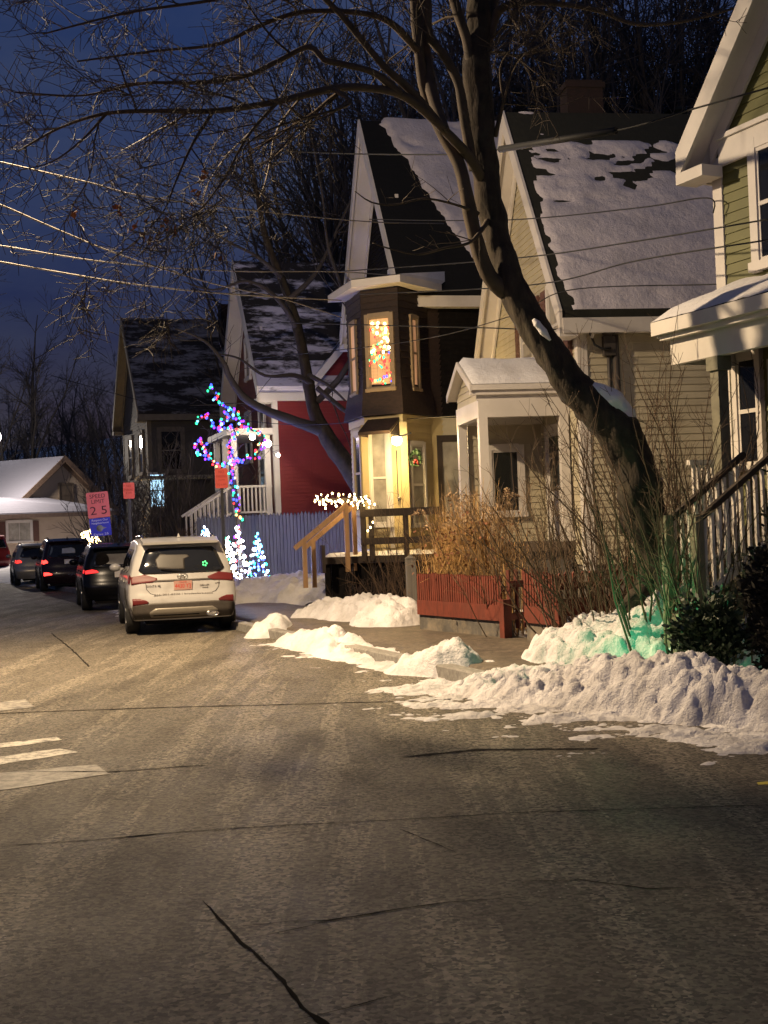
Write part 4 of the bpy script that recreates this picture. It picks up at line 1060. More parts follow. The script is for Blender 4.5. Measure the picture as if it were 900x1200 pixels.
# ------------------------------------------------------------------ cars
def interp(pts, x):
    if x <= pts[0][0]: return pts[0][1]
    for (a, fa), (b, fb) in zip(pts[:-1], pts[1:]):
        if x <= b:
            t = (x - a) / (b - a); t = t * t * (3 - 2 * t) * .5 + t * .5; return fa + (fb - fa) * t
    return pts[-1][1]
def car(name, label, loc, yaw, paint, L=4.75, W=1.89, H=1.68, zb=.26, belt=1.02, top=.745, hood=1.02, slope=.34, tail_m=None, tail_hi=1.00, tail_lo=.84, tail_in=.36, glass=None, group=None,
        pickup=False, cat='car', refl=True, plate=None, clad=True, win=(1.06, 1.50), plate_m=None, notch=False, spare=False):
    r = empty(name, loc, yaw, label, cat, group)
    glass = glass or M_glass
    hw0 = W / 2
    prof = [(zb, .90), (zb + .12, .955), (.60, 1.0), (.82, .995), (belt, .955), (belt + .2, .90), (H - .12, top + .03), (H, top)]
    F = lambda z: interp(prof, z)
    rear = [(zb, .10), (.40, .015), (.62, .0), (.70, .05), (.90, .085), (belt, .13), (belt + .08, .16), (H - .16, slope), (H, slope + .06)]
    YR = lambda z: interp(rear, z)
    ROOF = [(0, H - .10), (.08, H - .05), (.2, H - .015), (.40, H), (.56, H - .03), (.63, H - .16), (.77, hood + .10), (.80, hood + .04), (.93, hood - .10), (.98, hood - .24), (1, hood - .34)]
    if notch: ROOF = [(0, belt + .02), (.10, belt + .08), (.16, belt + .12), (.30, H - .03), (.45, H), (.56, H - .05), (.75, hood + .1), (.80, hood), (.95, hood - .12), (1, hood - .3)]
    PW = [(0, .955), (.05, .985), (.12, 1), (.85, 1), (.95, .94), (1, .80)]
    wid = lambda s: interp(PW, s) * hw0
    def Y(s, z):
        a = YR(z); e = L - .02 - .12 * max(0, (.5 - z)) ; return a + s * (e - a)
    BUL = .10
    def rear_pt(x, z, off=0.0):
        w = wid(0) * F(z); t = min(1, abs(x) / w); return V((x, YR(z) - off + BUL * (t ** 3.0) * 1.0 - .0, z))
    ss = [0, .006, .015, .03, .05, .08, .12, .16, .2, .26, .34, .42, .5, .56, .6, .64, .68, .72, .765, .79, .82, .86, .9, .94, .97, .985, 1]
    nk = 14; mb = MB(); rings = []
    for s in ss:
        zr = interp(ROOF, s); half = []
        w = wid(s)
        for k in range(nk + 1):
            z = zb + (zr - .05 - zb) * k / nk
            rim = BUL * max(0, 1 - s / .03) * 1.0 if s < .03 else 0
            half.append(V((w * F(z), Y(s, z) + rim, z)))
        xt = w * F(zr - .05)
        for a, dz in ((.965, .028), (.88, .046), (.6, .058), (.3, .063)):
            half.append(V((xt * a, Y(s, zr) + (BUL * max(0, 1 - s / .03) * a ** 3 if s < .03 else 0), zr - .05 + dz)))
        ring = half + [V((0, half[-1].y, zr - .05 + .065))] + [V((-p.x, p.y, p.z)) for p in reversed(half)]
        rings.append(ring)
    n = len(rings[0]); vs = [p for rg in rings for p in rg]; fs = []
    for i in range(len(ss) - 1):
        for k in range(n - 1): a = i * n + k; fs.append((a, a + 1, a + 1 + n, a + n))
        fs.append((i * n + n - 1, i * n, i * n + n, i * n + 2 * n - 1))
    mb.add(vs, fs, True)
    # rear and front caps as grids
    for ri, flip in ((0, False), (len(ss) - 1, True)):
        rg = rings[ri]; cols = 12; vs = []; fs = []
        m = (n - 1) // 2
        for k in range(m + 1):
            a = rg[k]; b = rg[n - 1 - k]
            for c in range(cols + 1):
                x = a.x + (b.x - a.x) * c / cols
                t = abs(x) / max(1e-4, abs(a.x)) if abs(a.x) > 1e-4 else 0
                y0 = a.y - BUL + BUL * t ** 3 if ri == 0 else a.y + .18 * (1 - t ** 2.5)
                if ri == 0 and k > nk: y0 = a.y
                vs.append((x, y0, a.z))
        for k in range(m):
            for c in range(cols):
                q = k * (cols + 1) + c; f = (q, q + 1, q + cols + 2, q + cols + 1); fs.append(f if flip else f[::-1])
        mb.add(vs, fs, True)
    body = mb.build('body', paint, r, False)
    # weld and smooth
    bm = bmesh.new(); bm.from_mesh(body.data); bmesh.ops.remove_doubles(bm, verts=bm.verts, dist=.002); bmesh.ops.recalc_face_normals(bm, faces=bm.faces); bm.to_mesh(body.data); bm.free()
    def rear_patch(nm, poly, m, off=.010, par=None, thick=True):
        """poly in (x,z), drawn as a fan of small quads on the rear surface"""
        zs0 = min(z for x, z in poly); zs1 = max(z for x, z in poly); rows = max(4, int((zs1 - zs0) / .03)); cols = 16; vs = []; fs = []
        for k in range(rows + 1):
            z = zs0 + (zs1 - zs0) * (k / rows); zc = min(max(z, zs0 + 1e-4), zs1 - 1e-4); xs = []
            for (x0, za), (x1, zb_) in zip(poly, poly[1:] + poly[:1]):
                if (za - zc) * (zb_ - zc) <= 0 and abs(za - zb_) > 1e-9: xs.append(x0 + (zc - za) / (zb_ - za) * (x1 - x0))
            a, b = min(xs), max(xs)
            for c in range(cols + 1): x = a + (b - a) * c / cols; vs.append(rear_pt(x, z, off))
        for k in range(rows):
            for c in range(cols): q = k * (cols + 1) + c; fs.append((q, q + 1, q + cols + 2, q + cols + 1))
        # rim so the piece has thickness
        nv = len(vs); w_ = cols + 1
        border = [k * w_ for k in range(rows, 0, -1)] + list(range(0, cols)) + [k * w_ + cols for k in range(0, rows)] + [rows * w_ + c for c in range(cols, 0, -1)]
        vs2 = vs + [vs[i] + V((0, off + .02, 0)) for i in border]; nb = len(border)
        fs += [(border[i], border[(i + 1) % nb], nv + (i + 1) % nb, nv + i) for i in range(nb)]
        b_ = MB(); b_.add(vs2, fs, True); o_ = b_.build(nm, m, par or r, True); return o_
    W2 = wid(0)
    zl, zh = win
    hwn = lambda z: W2 * F(z) - .07
    if not pickup:
        if notch: rear_w = None
        else:
            poly = [(-hwn(zl) + .04, zl + .05), (-hwn(zl) + .13, zl), (hwn(zl) - .13, zl), (hwn(zl) - .04, zl + .05), (hwn(zh) - .03, zh - .05), (hwn(zh) - .10, zh), (-hwn(zh) + .10, zh), (-hwn(zh) + .03, zh - .05)]
            rear_patch('rear_window', poly, glass, .012)
            wp = MB(); a = rear_pt(0, zl + .02, .03); b = rear_pt(-.36, zl + .07, .03); wp.bar(a, b, .018, .018, V((0, 1, 0))); wp.build('wiper', M_black, r)
            sp = MB(); zt_ = H - .045; ws = W2 * top
            vs = [(-ws * .96, slope - .13, zt_ - .035), (ws * .96, slope - .13, zt_ - .035), (ws, slope + .3, zt_ + .035), (-ws, slope + .3, zt_ + .035), (-ws * .96, slope - .12, zt_ - .075), (ws * .96, slope - .12, zt_ - .075), (ws, slope + .25, zt_ - .06), (-ws, slope + .25, zt_ - .06)]
            sp.add(vs, [(0, 1, 2, 3), (4, 7, 6, 5), (0, 4, 5, 1), (1, 5, 6, 2), (2, 6, 7, 3), (3, 7, 4, 0)]); sp.build('spoiler', paint, r, True)
    tm = tail_m or emit('tail_light_red', (1, .03, .02), .02, (.16, .008, .010))
    for sx in (-1, 1):
        e = W2 * F(.92) - .004
        poly = [(sx * e, tail_lo), (sx * e, tail_hi), (sx * (e - tail_in * .55), tail_hi + .005), (sx * (e - tail_in), (tail_hi + tail_lo) / 2 + .02), (sx * (e - tail_in), (tail_hi + tail_lo) / 2 - .03), (sx * (e - tail_in * .5), tail_lo + .01)]
        tl_ = rear_patch('tail_light', poly, tm, .014)
        # wrap onto the side
        sb = MB(); vs = []; fs = []
        for i in range(7):
            for z in (tail_lo + .02, (tail_lo + tail_hi) / 2, tail_hi):
                y = YR(z) + BUL + .0 + i * .035; s = (y - YR(z)) / (L - YR(z)); vs.append(V((sx * (wid(s) * F(z) + .008), y, z)))
        for i in range(6):
            for k in range(2): q = i * 3 + k; fs.append((q, q + 1, q + 4, q + 3))
        sb.add(vs, fs, True); sb.build('lens', tm, tl_)
        if refl:
            er = W2 * F(.55) - .03
            rear_patch('reflector', [(sx * er, .53), (sx * er, .645), (sx * (er - .12), .645), (sx * (er - .27), .60), (sx * (er - .25), .535)], tm, .012)
    if clad:
        e = W2 * F(.45) - .001
        rear_patch('bumper_cladding', [(-e, zb + .02), (e, zb + .02), (e, .53), (e * .70, .50), (e * .62, .56), (-e * .62, .56), (-e * .70, .50), (-e, .53)], M_clad, .006)
        rear_patch('skid_plate', [(-e * .64, .31), (e * .64, .31), (e * .68, .40), (e * .56, .47), (-e * .56, .47), (-e * .68, .40)], M_skid, .014)
        rear_patch('bumper_slot', [(-e * .60, .335), (e * .30, .335), (e * .30, .352), (-e * .60, .352)], M_black, .019)
        ex = MB(); M4 = Matrix.Translation((e * .55, -.045, .345)) @ Matrix.Rotation(R(90), 4, 'X')
        vs = []
        ex.lathe([(.05, -.1), (.075, -.1), (.08, .02), (.065, .02), (.06, -.08)], 16, M4 @ Matrix.Diagonal((1.35, .62, 1, 1))); ex.build('exhaust', M_chrome, r)
    rear_patch('underbody', [(-W2 * .7, zb - .07), (W2 * .7, zb - .07), (W2 * .78, zb + .03), (-W2 * .78, zb + .03)], M_black, -.04)
    # side windows, cladding, wheels, mirrors, rails, handles
    def side(sx, y, z, off=.0): 
        s = max(0, (y - YR(z)) / (L - .02 - YR(z))); return V((sx * (wid(s) * F(z) + off), y, z))
    def side_patch(nm, sx, poly, m, off=.008, par=None):
        zs0 = min(z for x, z in poly); zs1 = max(z for x, z in poly); rows = 6; cols = 8; vs = []; fs = []
        for k in range(rows + 1):
            z = zs0 + (zs1 - zs0) * k / rows; zc = min(max(z, zs0 + 1e-4), zs1 - 1e-4); xs = []
            for (x0, za), (x1, zb_) in zip(poly, poly[1:] + poly[:1]):
                if (za - zc) * (zb_ - zc) <= 0 and abs(za - zb_) > 1e-9: xs.append(x0 + (zc - za) / (zb_ - za) * (x1 - x0))
            a, b = min(xs), max(xs)
            for c in range(cols + 1): vs.append(side(sx, a + (b - a) * c / cols, z, off))
        for k in range(rows):
            for c in range(cols): q = k * (cols + 1) + c; fs.append((q, q + 1, q + cols + 2, q + cols + 1))
        b_ = MB(); b_.add(vs, fs, True); return b_.build(nm, m, par or r, True)
    wr = .365; ya, yf = .20 * L - .02, .80 * L
    for sx in (-1, 1):
        if not pickup and not notch:
            for a, b, c, d in ((.72, .95, 1.42, 1.40), (1.50, 1.50, 2.30, 2.30), (2.38, 2.38, 3.40, 2.98)):
                side_patch('side_window', sx, [(a + .0, belt + .05), (c if c < 3 else 3.45, belt + .04), (d, H - .20), (b, H - .20)], glass)
        else:
            y0 = .34 * L if notch else .5 * L
            side_patch('side_window', sx, [(y0 - .3, belt + .05), (.70 * L, belt + .05), (.60 * L, H - .17), (y0 + .15, H - .17)], glass)
        if clad: side_patch('sill_cladding', sx, [(.05, zb + .02), (L - .3, zb + .02), (L - .3, .44), (.05, .50)], M_clad, .006)
        for yy in (ya, yf):
            w = empty('wheel', (sx * (hw0 - .115), yy, wr)); w.parent = r
            Mw = Matrix.Rotation(R(90) * sx, 4, 'Y')
            t = MB(); t.lathe([(.24, -.115), (.33, -.118), (wr - .005, -.09), (wr, -.05), (wr, .05), (wr - .005, .10), (.33, .128), (.24, .124)], 28, Mw); t.build('tyre', M_rubber, w)
            rm = MB(); rm.lathe([(.02, .09), (.06, .10), (.07, .07), (.20, .075), (.235, .12), (.245, .12)], 24, Mw)
            for k in range(5):
                a = k * 2 * math.pi / 5; c, s_ = math.cos(a), math.sin(a)
                rm.bar(Mw @ V((c * .05, s_ * .05, .105)), Mw @ V((c * .225, s_ * .225, .115)), .05, .03, Mw.to_3x3() @ V((0, 0, 1)))
            rm.build('rim', M_rim, w)
            ar = MB(); vs = []; fs = []; nn = 16
            for k in range(nn + 1):
                a = math.pi * k / nn - .12 + .24 * 0
                for rr in (wr - .03, wr + .035, wr + .085):
                    y = yy + math.cos(a) * rr; z = max(zb, wr + math.sin(a) * rr); y = min(max(y, .12), L - .1); vs.append(side(sx, y, z, .012))
            for k in range(nn):
                for j in range(2): q = k * 3 + j; fs.append((q, q + 1, q + 4, q + 3))
            ar.add(vs, fs, True); ar.build('wheel_arch', M_clad if clad else M_black, r, True)
        mi = MB(); p = side(sx, .665 * L, belt + .08); mi.sphere((p.x + sx * .14, p.y, p.z + .03), .10, 10, 6, (1.15, .75, .8)); mi.bar(p, (p.x + sx * .1, p.y, p.z), .05); mi.build('mirror', paint, r)
        if not pickup and not notch:
            rl = MB(); xx = sx * (hw0 * top - .07); rl.tube([(xx, .85, H - .01), (xx, .95, H + .035), (xx, 2.6, H + .035), (xx, 2.75, H - .02)], .016, 6); rl.build('roof_rail', M_chrome if clad else M_black, r)
        for yy in ((.31 * L, .52 * L) if not pickup else (.45 * L,)):
            h_ = MB(); p = side(sx, yy, belt - .10, .02); q = side(sx, yy + .2, belt - .09, .02); h_.bar(p, q, .025, .035); h_.build('door_handle', paint, r)
    if not pickup and not notch:
        fin = MB(); fin.add([(-.03, .62, H), (.03, .62, H), (0, .85, H), (0, .64, H + .07)], [(0, 1, 3), (1, 2, 3), (2, 0, 3), (0, 2, 1)]); fin.build('antenna_fin', paint, r)
    if not pickup and not notch:
        sh = MB(); y = YR(belt + .08) + .02
    # plate
    pz = (tail_hi + tail_lo) / 2 - .10 if plate is None else plate[0]
    c = rear_pt(0, pz, .018); pl = MB(); pl.box((-.155, c.y - .008, pz - .078), (.155, c.y + .03, pz + .078)); P = pl.build('licence_plate', plate_m or M_white, r)
    return r, rear_pt, rear_patch, YR, P, pz, c

M_paintw = mat('white_car_paint', (.38, .37, .36), .28, var=.03, scale=1, bs=0, coat=.5, dirt=(.20, .18, .16), dirtamt=.4, dscale=2.5)
M_paintk = mat('black_car_paint', (.004, .004, .005), .22, var=.1, bs=0, coat=.0, spec=.22)
M_paintd = mat('deep_plum_car_paint', (.014, .006, .008), .22, var=.1, bs=0, coat=.1, spec=.3)
M_paintg = mat('champagne_car_paint', (.30, .27, .21), .3, metal=.3, var=.05, bs=0, coat=.4)
M_paintr = mat('dark_red_car_paint', (.16, .012, .012), .35, var=.1, bs=0, coat=.3)
M_platered = mat('red_on_white_plate', (.38, .22, .18), .5, var=.1, bs=0)
M_txtred = mat('red_lettering', (.45, .03, .02), .6, var=0, bs=0)
M_grime = mat('grey_lettering', (.12, .10, .09), .5, var=0, bs=0)
sty = R(14)
wc, rp_, rpatch, YRr, plate_o, pz, pc = car('parked_car', 'white crossover with a grey lower bumper parked nearest, red tail lights', (-3.50, 22.05, 0), sty, M_paintw, plate=(.845, 0), plate_m=M_platered, tail_m=emit('tail_red_dim', (1, .05, .03), .015, (.085, .006, .007)), tail_hi=1.045, tail_lo=.885, tail_in=.44, group=None)
text('plate_number', '4430 Y3', .105, M_txtred, plate_o, TXT(0, pc.y - .010, pz - .012), .001, .27)
text('plate_state', 'MAINE', .035, M_txtred, plate_o, TXT(0, pc.y - .010, pz + .056), .001, .12)
q = rp_(0, 1.0, .02); sl_ = math.atan2(.09, .3)
em = MB(); vs = []
def ring_xz(cx, cz, a, b, rr, n=22):
    pts = [V((cx + a * math.cos(t * 2 * math.pi / n), q.y, cz + b * math.sin(t * 2 * math.pi / n))) for t in range(n + 1)]; em.tube(pts, rr, 5, False)
ring_xz(0, 1.0, .088, .047, .006)
em.tube([(-.045, q.y, .965), (-.02, q.y, 1.037)], .007, 5); em.tube([(.02, q.y, .963), (.045, q.y, 1.035)], .007, 5); em.tube([(-.03, q.y, .993), (.03, q.y, 1.007)], .006, 5)
em.build('emblem', M_chrome, wc)
chp = MB()
rpatch('chrome_strip', [(-.52, .925), (.52, .925), (.5, .95), (-.5, .95)], M_clad, .012)
for (s_, size, x, z, w, mm) in (('SANTA FE', .06, -.50, .845, .24, M_chrome), ('AWD', .04, .60, .855, .08, M_chrome), ('DEALER', .045, .37, .83, .16, M_grime), ('MAINE', .03, .38, .79, .1, M_grime)):
    c_ = rp_(x, z, .006); text('badge', s_, size, mm, wc, TXT(x, c_.y, z) @ Matrix.Rotation(-(.35 * (abs(x) / .8) ** 2) * (1 if x > 0 else -1) * -1, 4, 'Y'), .002, w)
c_ = rp_(.0, .695, .012); text('dealer_lettering', '866-901-8326 | brsdealers.com', .05, M_grime, wc, TXT(.0, c_.y, .697), .002, 1.0)
sm = MB(); sp_ = [(-.63, .90), (-.62, .80), (-.56, .725), (-.48, .70), (-.2, .695), (.2, .695), (.48, .70), (.56, .725), (.62, .80), (.63, .90)]
sm.tube([rp_(x, z, .001) for x, z in sp_], .005, 5); sm.build('tailgate_seam', M_black, wc)
M_sticker = emit('green_toy_glow', (.1, .9, .3), .6)
st = MB(); 
for k in range(5): a = k * 1.256; c_ = rp_(.40 + .035 * math.cos(a), 1.20 + .035 * math.sin(a), .02); st.sphere(c_, .017, 6, 4)
st.build('window_sticker', M_sticker, wc)
# seats dimly seen through the rear glass: pale panel shapes on the glass
M_seat = mat('seat_seen_through_glass', (.030, .025, .021), .5, var=.3, bs=0)
rpatch('seat_reflection', [(-.42, 1.13), (.05, 1.11), (.05, 1.30), (.22, 1.36), (-.35, 1.40), (-.45, 1.30)], M_seat, .0135)
M_brightred = emit('lit_tail_red', (1, .04, .03), 2.2, (.4, .01, .01))
bk = car('parked_car', 'small black crossover parked second in the row ahead of the white car', (-6.22, 30.1, 0), R(16), M_paintk, L=4.3, W=1.78, H=1.58, clad=False, tail_m=emit('tail_red_black_car', (1, .03, .03), .8, (.4, .01, .01)), tail_hi=.98, tail_lo=.88, tail_in=.30, refl=False, win=(1.03, 1.42), plate=(.86, 0))  # tail emission stands in for light thrown back by the reflectors
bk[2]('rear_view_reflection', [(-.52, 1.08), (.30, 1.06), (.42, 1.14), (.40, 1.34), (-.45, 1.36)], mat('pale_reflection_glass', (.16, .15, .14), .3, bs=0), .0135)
hb = MB(); c_ = bk[1](-.42, 1.18, .03); hb.sphere(c_, .17, 12, 8, (.95, .2, 1.15)); hb.build('headrest', M_black, bk[0])
dk = car('parked_car', 'dark plum sport utility vehicle with glowing left tail lights, third in the row', (-10.55, 42.7, 0), R(18), M_paintd, L=4.7, W=1.82, H=1.76, clad=False, tail_m=M_brightred, tail_hi=1.06, tail_lo=.92, tail_in=.16, refl=True, win=(1.13, 1.56), plate=(.98, 0))
dk[2]('paper_in_window', [(-.22, 1.26), (.22, 1.26), (.22, 1.40), (.1, 1.45), (-.02, 1.38), (-.2, 1.43)], mat('pale_glass_patch', (.30, .32, .36), .4, bs=0), .014)
car('parked_car', 'champagne coloured car behind the dark plum vehicle, mostly hidden', (-13.4, 49.5, 0), R(19), M_paintg, L=4.5, W=1.80, H=1.62, clad=False, tail_m=emit('tail_red_glow', (1, .04, .03), 1.0, (.4, .01, .01)), tail_hi=1.0, tail_lo=.86, tail_in=.2, refl=False, win=(1.08, 1.45), plate=(.8, 0))
car('parked_van', 'dark red van at the left edge in front of the tan house', (-22.2, 73.0, .1), R(40), M_paintr, L=5.2, W=1.95, H=2.05, clad=False, tail_hi=1.15, tail_lo=.9, tail_in=.14, belt=1.2, hood=1.25, win=(1.3, 1.8), refl=False, cat='van')

# ------------------------------------------------------------------ signs
M_signpink = mat('red_lit_white_sign', (.80, .16, .17), .5, var=.04, bs=0)  # white panel, reflected red light put into its colour
M_signred = mat('red_lit_parking_sign', (.75, .10, .07), .5, var=.04, bs=0)  # parking panel red includes the red light it reflects, painted in
M_signblue = mat('blue_sign', (.02, .03, .48), .5, var=.05, bs=0)
M_signgrey = mat('grey_disc', (.22, .22, .20), .6, bs=0)
def sign(px, pyc, Y, w, h, lines, label, m, post_col=M_post, tilt=0, extra=None, post_px=None, txt=M_txtred):
    c = at(px, pyc, Y); g_ = gz(c.x, c.y); r = empty('street_sign', (c.x, c.y, g_), R(6), label, 'sign'); r.rotation_euler[1] = tilt
    z = c.z - g_
    mb = MB(); mb.box((-.035, .012, -.3), (.035, .06, z + h / 2 - .05)); mb.build('post', post_col, r)
    mb = MB(); n = 5; rr = .03; pts = []
    for cx, cz, a0 in ((w / 2 - rr, h / 2 - rr, 0), (-w / 2 + rr, h / 2 - rr, 90), (-w / 2 + rr, -h / 2 + rr, 180), (w / 2 - rr, -h / 2 + rr, 270)):
        for k in range(n): a = R(a0 + 90 * k / (n - 1)); pts.append((cx + rr * math.cos(a), cz + rr * math.sin(a) + z))
    mb.prism(pts[::-1], Matrix.Identity(4), -.004, .008); P = mb.build('sign_panel', m, r, True)
    for s, size, dz, wd in lines: text('lettering', s, size, txt, P, TXT(0, -.006, z + dz), .001, wd)
    return r, z
M_txtdark = mat('dark_red_lettering', (.08, .005, .015), .6, var=0, bs=0)
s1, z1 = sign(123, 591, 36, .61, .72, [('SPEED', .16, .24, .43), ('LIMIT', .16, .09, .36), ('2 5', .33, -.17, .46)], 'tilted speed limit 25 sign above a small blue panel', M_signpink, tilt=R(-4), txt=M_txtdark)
mb = MB(); mb.box((-.29, -.004, z1 - .36 - .52), (.29, .008, z1 - .375)); bp = mb.build('blue_panel', M_signblue, s1)
text('lettering', 'Respect Our', .085, M_plate_w, bp, TXT(0, -.006, z1 - .43), .001, .45); text('lettering', 'Neighborhood', .07, M_plate_w, bp, TXT(0, -.006, z1 - .515), .001, .46); text('lettering', 'Drive 25', .08, M_plate_w, bp, TXT(0, -.006, z1 - .83), .001, .40)
mb = MB(); mb.lathe([(.001, 0), (.095, 0), (.095, .004), (.001, .004)], 18, Matrix.Translation((-.02, -.0045, z1 - .66)) @ Matrix.Rotation(R(90), 4, 'X')); mb.add([(.06, -.007, z1 - .69), (.17, -.007, z1 - .66), (.06, -.007, z1 - .62)], [(0, 1, 2)]); mb.build('symbol', M_signgrey, bp)
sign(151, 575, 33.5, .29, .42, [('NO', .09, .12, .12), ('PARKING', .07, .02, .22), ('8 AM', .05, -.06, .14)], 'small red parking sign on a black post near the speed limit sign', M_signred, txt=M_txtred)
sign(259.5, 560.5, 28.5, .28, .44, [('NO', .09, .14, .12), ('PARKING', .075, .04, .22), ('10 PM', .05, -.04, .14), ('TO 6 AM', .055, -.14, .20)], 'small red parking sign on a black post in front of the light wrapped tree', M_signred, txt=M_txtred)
# ------------------------------------------------------------------ trees
def rdir(r): 
    while True:
        v = V((r.uniform(-1, 1), r.uniform(-1, 1), r.uniform(-1, 1)))
        if .05 < v.length < 1: return v.normalized()
def limb(mb, p, d, Ln, r0, r1, r, seg=.25, wob=.25, pull=V((0, 0, .1)), n=5, cap=False):
    k = max(3, int(Ln / seg)); st = Ln / k; pts = [V(p)]; rs = [r0]; d = V(d).normalized()
    for i in range(k):
        d = (d + rdir(r) * wob * math.sqrt(st / .25) * .8 + pull * st).normalized()
        pts.append(pts[-1] + d * st); rs.append(r0 + (r1 - r0) * (i + 1) / k)
    mb.tube(pts, rs, n, cap); return pts, rs
def sprout(mb, pts, rs, r, level, per_m, L, pull, rmin=.003, t0=.15, spread=(35, 75), wob=.28, dens=1.9, sides=(5, 4, 3, 3), lf=.5, bias=None):
    tot = sum((b - a).length for a, b in zip(pts[:-1], pts[1:])); cnt = int(tot * per_m + r.random())
    for _ in range(cnt):
        t = t0 + (1 - t0) * r.random(); k = min(int(t * (len(pts) - 1)), len(pts) - 2); f = t * (len(pts) - 1) - k
        p = pts[k].lerp(pts[k + 1], f); d = (pts[k + 1] - pts[k]).normalized(); rad = rs[k] * (1 - f) + rs[k + 1] * f
        ax = d.cross(rdir(r)); 
        if ax.length < 1e-3: continue
        dd = Matrix.Rotation(R(r.uniform(*spread)), 3, ax.normalized()) @ d
        if bias: dd = (dd + bias).normalized()
        ln = L * r.uniform(.45, 1.15) * (1.1 - .55 * t); r0 = max(rmin, min(rad * .62, ln * .014)); 
        q, qr = limb(mb, p + d * 0, dd, ln, r0, max(rmin * .7, r0 * .3), r, seg=max(.12, ln / 7), wob=wob, pull=pull, n=sides[min(level, 3)])
        if level > 0: sprout(mb, q, qr, r, level - 1, per_m * dens, L * lf, pull, rmin, .12, spread, wob, dens, sides, lf, None)

# ---- the big leaning street tree
def big_tree():
    r = random.Random(11); base = at(757, 700, 14.7)
    T = empty('leaning_tree', (base.x, base.y, gz(base.x, base.y)), 0, 'large bare street tree leaning left with a kinked dark trunk and spreading branches', 'tree')
    o = V(T.location); loc = lambda p: p - o
    w2r = lambda w, Y: w * Y / FPX / 2
    tr = MB()
    def path(pts, mb, n=12, jit=.0, cap=True):
        P = []; Rr = []
        for px, py, Y, w in pts: P.append(loc(at(px, py, Y))); Rr.append(w2r(w, Y))
        # Catmull-Rom
        Q = []; QR = []
        for i in range(len(P) - 1):
            p0 = P[max(0, i - 1)]; p1 = P[i]; p2 = P[i + 1]; p3 = P[min(len(P) - 1, i + 2)]
            m = max(2, int((p2 - p1).length / .07))
            for k in range(m):
                t = k / m; Q.append(.5 * (2 * p1 + (p2 - p0) * t + (2 * p0 - 5 * p1 + 4 * p2 - p3) * t * t + (3 * p1 - p0 - 3 * p2 + p3) * t ** 3)); QR.append(Rr[i] + (Rr[i + 1] - Rr[i]) * t)
        Q.append(P[-1]); QR.append(Rr[-1]); mb.tube(Q, QR, n, cap, jit); return Q, QR
    path([(800, 735, 14.7, 74), (786, 690, 14.7, 56), (772, 650, 14.7, 48), (759, 612, 14.7, 48), (749, 571, 14.7, 52), (740, 538, 14.7, 51), (724, 508, 14.7, 50), (700, 481, 14.7, 45), (670, 450, 14.75, 39), (642, 408, 14.8, 37), (618, 370, 14.85, 34), (598, 328, 14.9, 33), (584, 285, 15, 31), (574, 240, 15, 31), (568, 190, 15, 32), (562, 140, 15, 31), (559, 80, 15, 32), (562, 20, 15, 29), (566, -60, 15, 24), (560, -160, 15.1, 16), (545, -300, 15.2, 8)], tr, 40, .16)
    for pts in ([(735, 720, 14.6, 26), (755, 695, 14.6, 30), (772, 650, 14.7, 36)], [(835, 720, 14.5, 26), (812, 695, 14.6, 30), (782, 650, 14.7, 36)], [(775, 725, 14.2, 26), (780, 695, 14.5, 34), (775, 645, 14.65, 40)]): path(pts, tr, 20, .16)
    tr.build('trunk', M_bark, T)
    cr = MB(); limbs = []
    def L_(pts, n=8, jit=.08, tw=1.0, t0=.1): q = path(pts, cr, n, jit, True); limbs.append((q, tw, t0)); return q
    L_([(600, 345, 14.9, 22), (574, 325, 14.8, 21), (556, 275, 14.7, 19), (546, 225, 14.6, 17), (536, 188, 14.6, 16), (515, 150, 14.6, 14), (498, 105, 14.5, 14), (490, 50, 14.4, 13), (482, -40, 14.3, 11), (470, -160, 14.2, 6)], tw=.75, t0=.6)
    L_([(567, 215, 15, 15), (548, 182, 14.6, 12), (520, 152, 14.2, 11), (495, 128, 14, 10.5), (468, 110, 13.8, 10), (430, 103, 13.6, 9), (390, 104, 13.5, 9), (320, 120, 13.4, 7.5), (250, 130, 13.3, 6.5), (190, 130, 13.2, 5.5), (125, 133, 13.2, 4.5), (70, 150, 13.2, 3), (20, 178, 13.2, 2)], t0=.38)
    L_([(468, 110, 13.8, 11), (440, 86, 13.6, 9), (405, 76, 13.5, 8), (380, 70, 13.4, 8), (362, 55, 13.4, 7), (325, 72, 13.4, 6), (285, 90, 13.3, 5), (230, 97, 13.3, 4.5), (165, 98, 13.3, 3.5), (95, 112, 13.3, 2.5), (20, 108, 13.3, 2)])
    L_([(520, 152, 14.2, 12), (480, 105, 13.9, 10), (450, 78, 13.7, 9), (425, 48, 13.6, 9), (400, 18, 13.5, 8), (372, -10, 13.4, 7), (330, -50, 13.3, 5), (270, -80, 13.2, 3)], t0=.4)
    L_([(490, 60, 14.4, 10), (455, 25, 14, 8), (410, 14, 13.8, 6), (350, 15, 13.7, 5.5), (300, 32, 13.6, 5), (255, 52, 13.5, 4), (180, 60, 13.5, 3), (90, 72, 13.4, 2)])
    L_([(482, -20, 14.3, 9), (420, -25, 13.8, 7), (340, -20, 13.5, 5), (250, 0, 13.3, 4), (150, 15, 13.2, 3), (50, 40, 13.2, 2)])
    L_([(560, 95, 15, 16), (578, 25, 15, 12), (592, 8, 14.9, 9), (610, 3, 14.8, 8), (650, 4, 14.7, 7), (700, 12, 14.6, 6), (745, 28, 14.5, 5), (800, 25, 14.4, 4), (860, 10, 14.3, 3)])
    L_([(560, 120, 15, 16), (549, 55, 14.9, 13), (532, 0, 14.8, 12), (520, -60, 14.7, 9), (500, -150, 14.6, 5)])
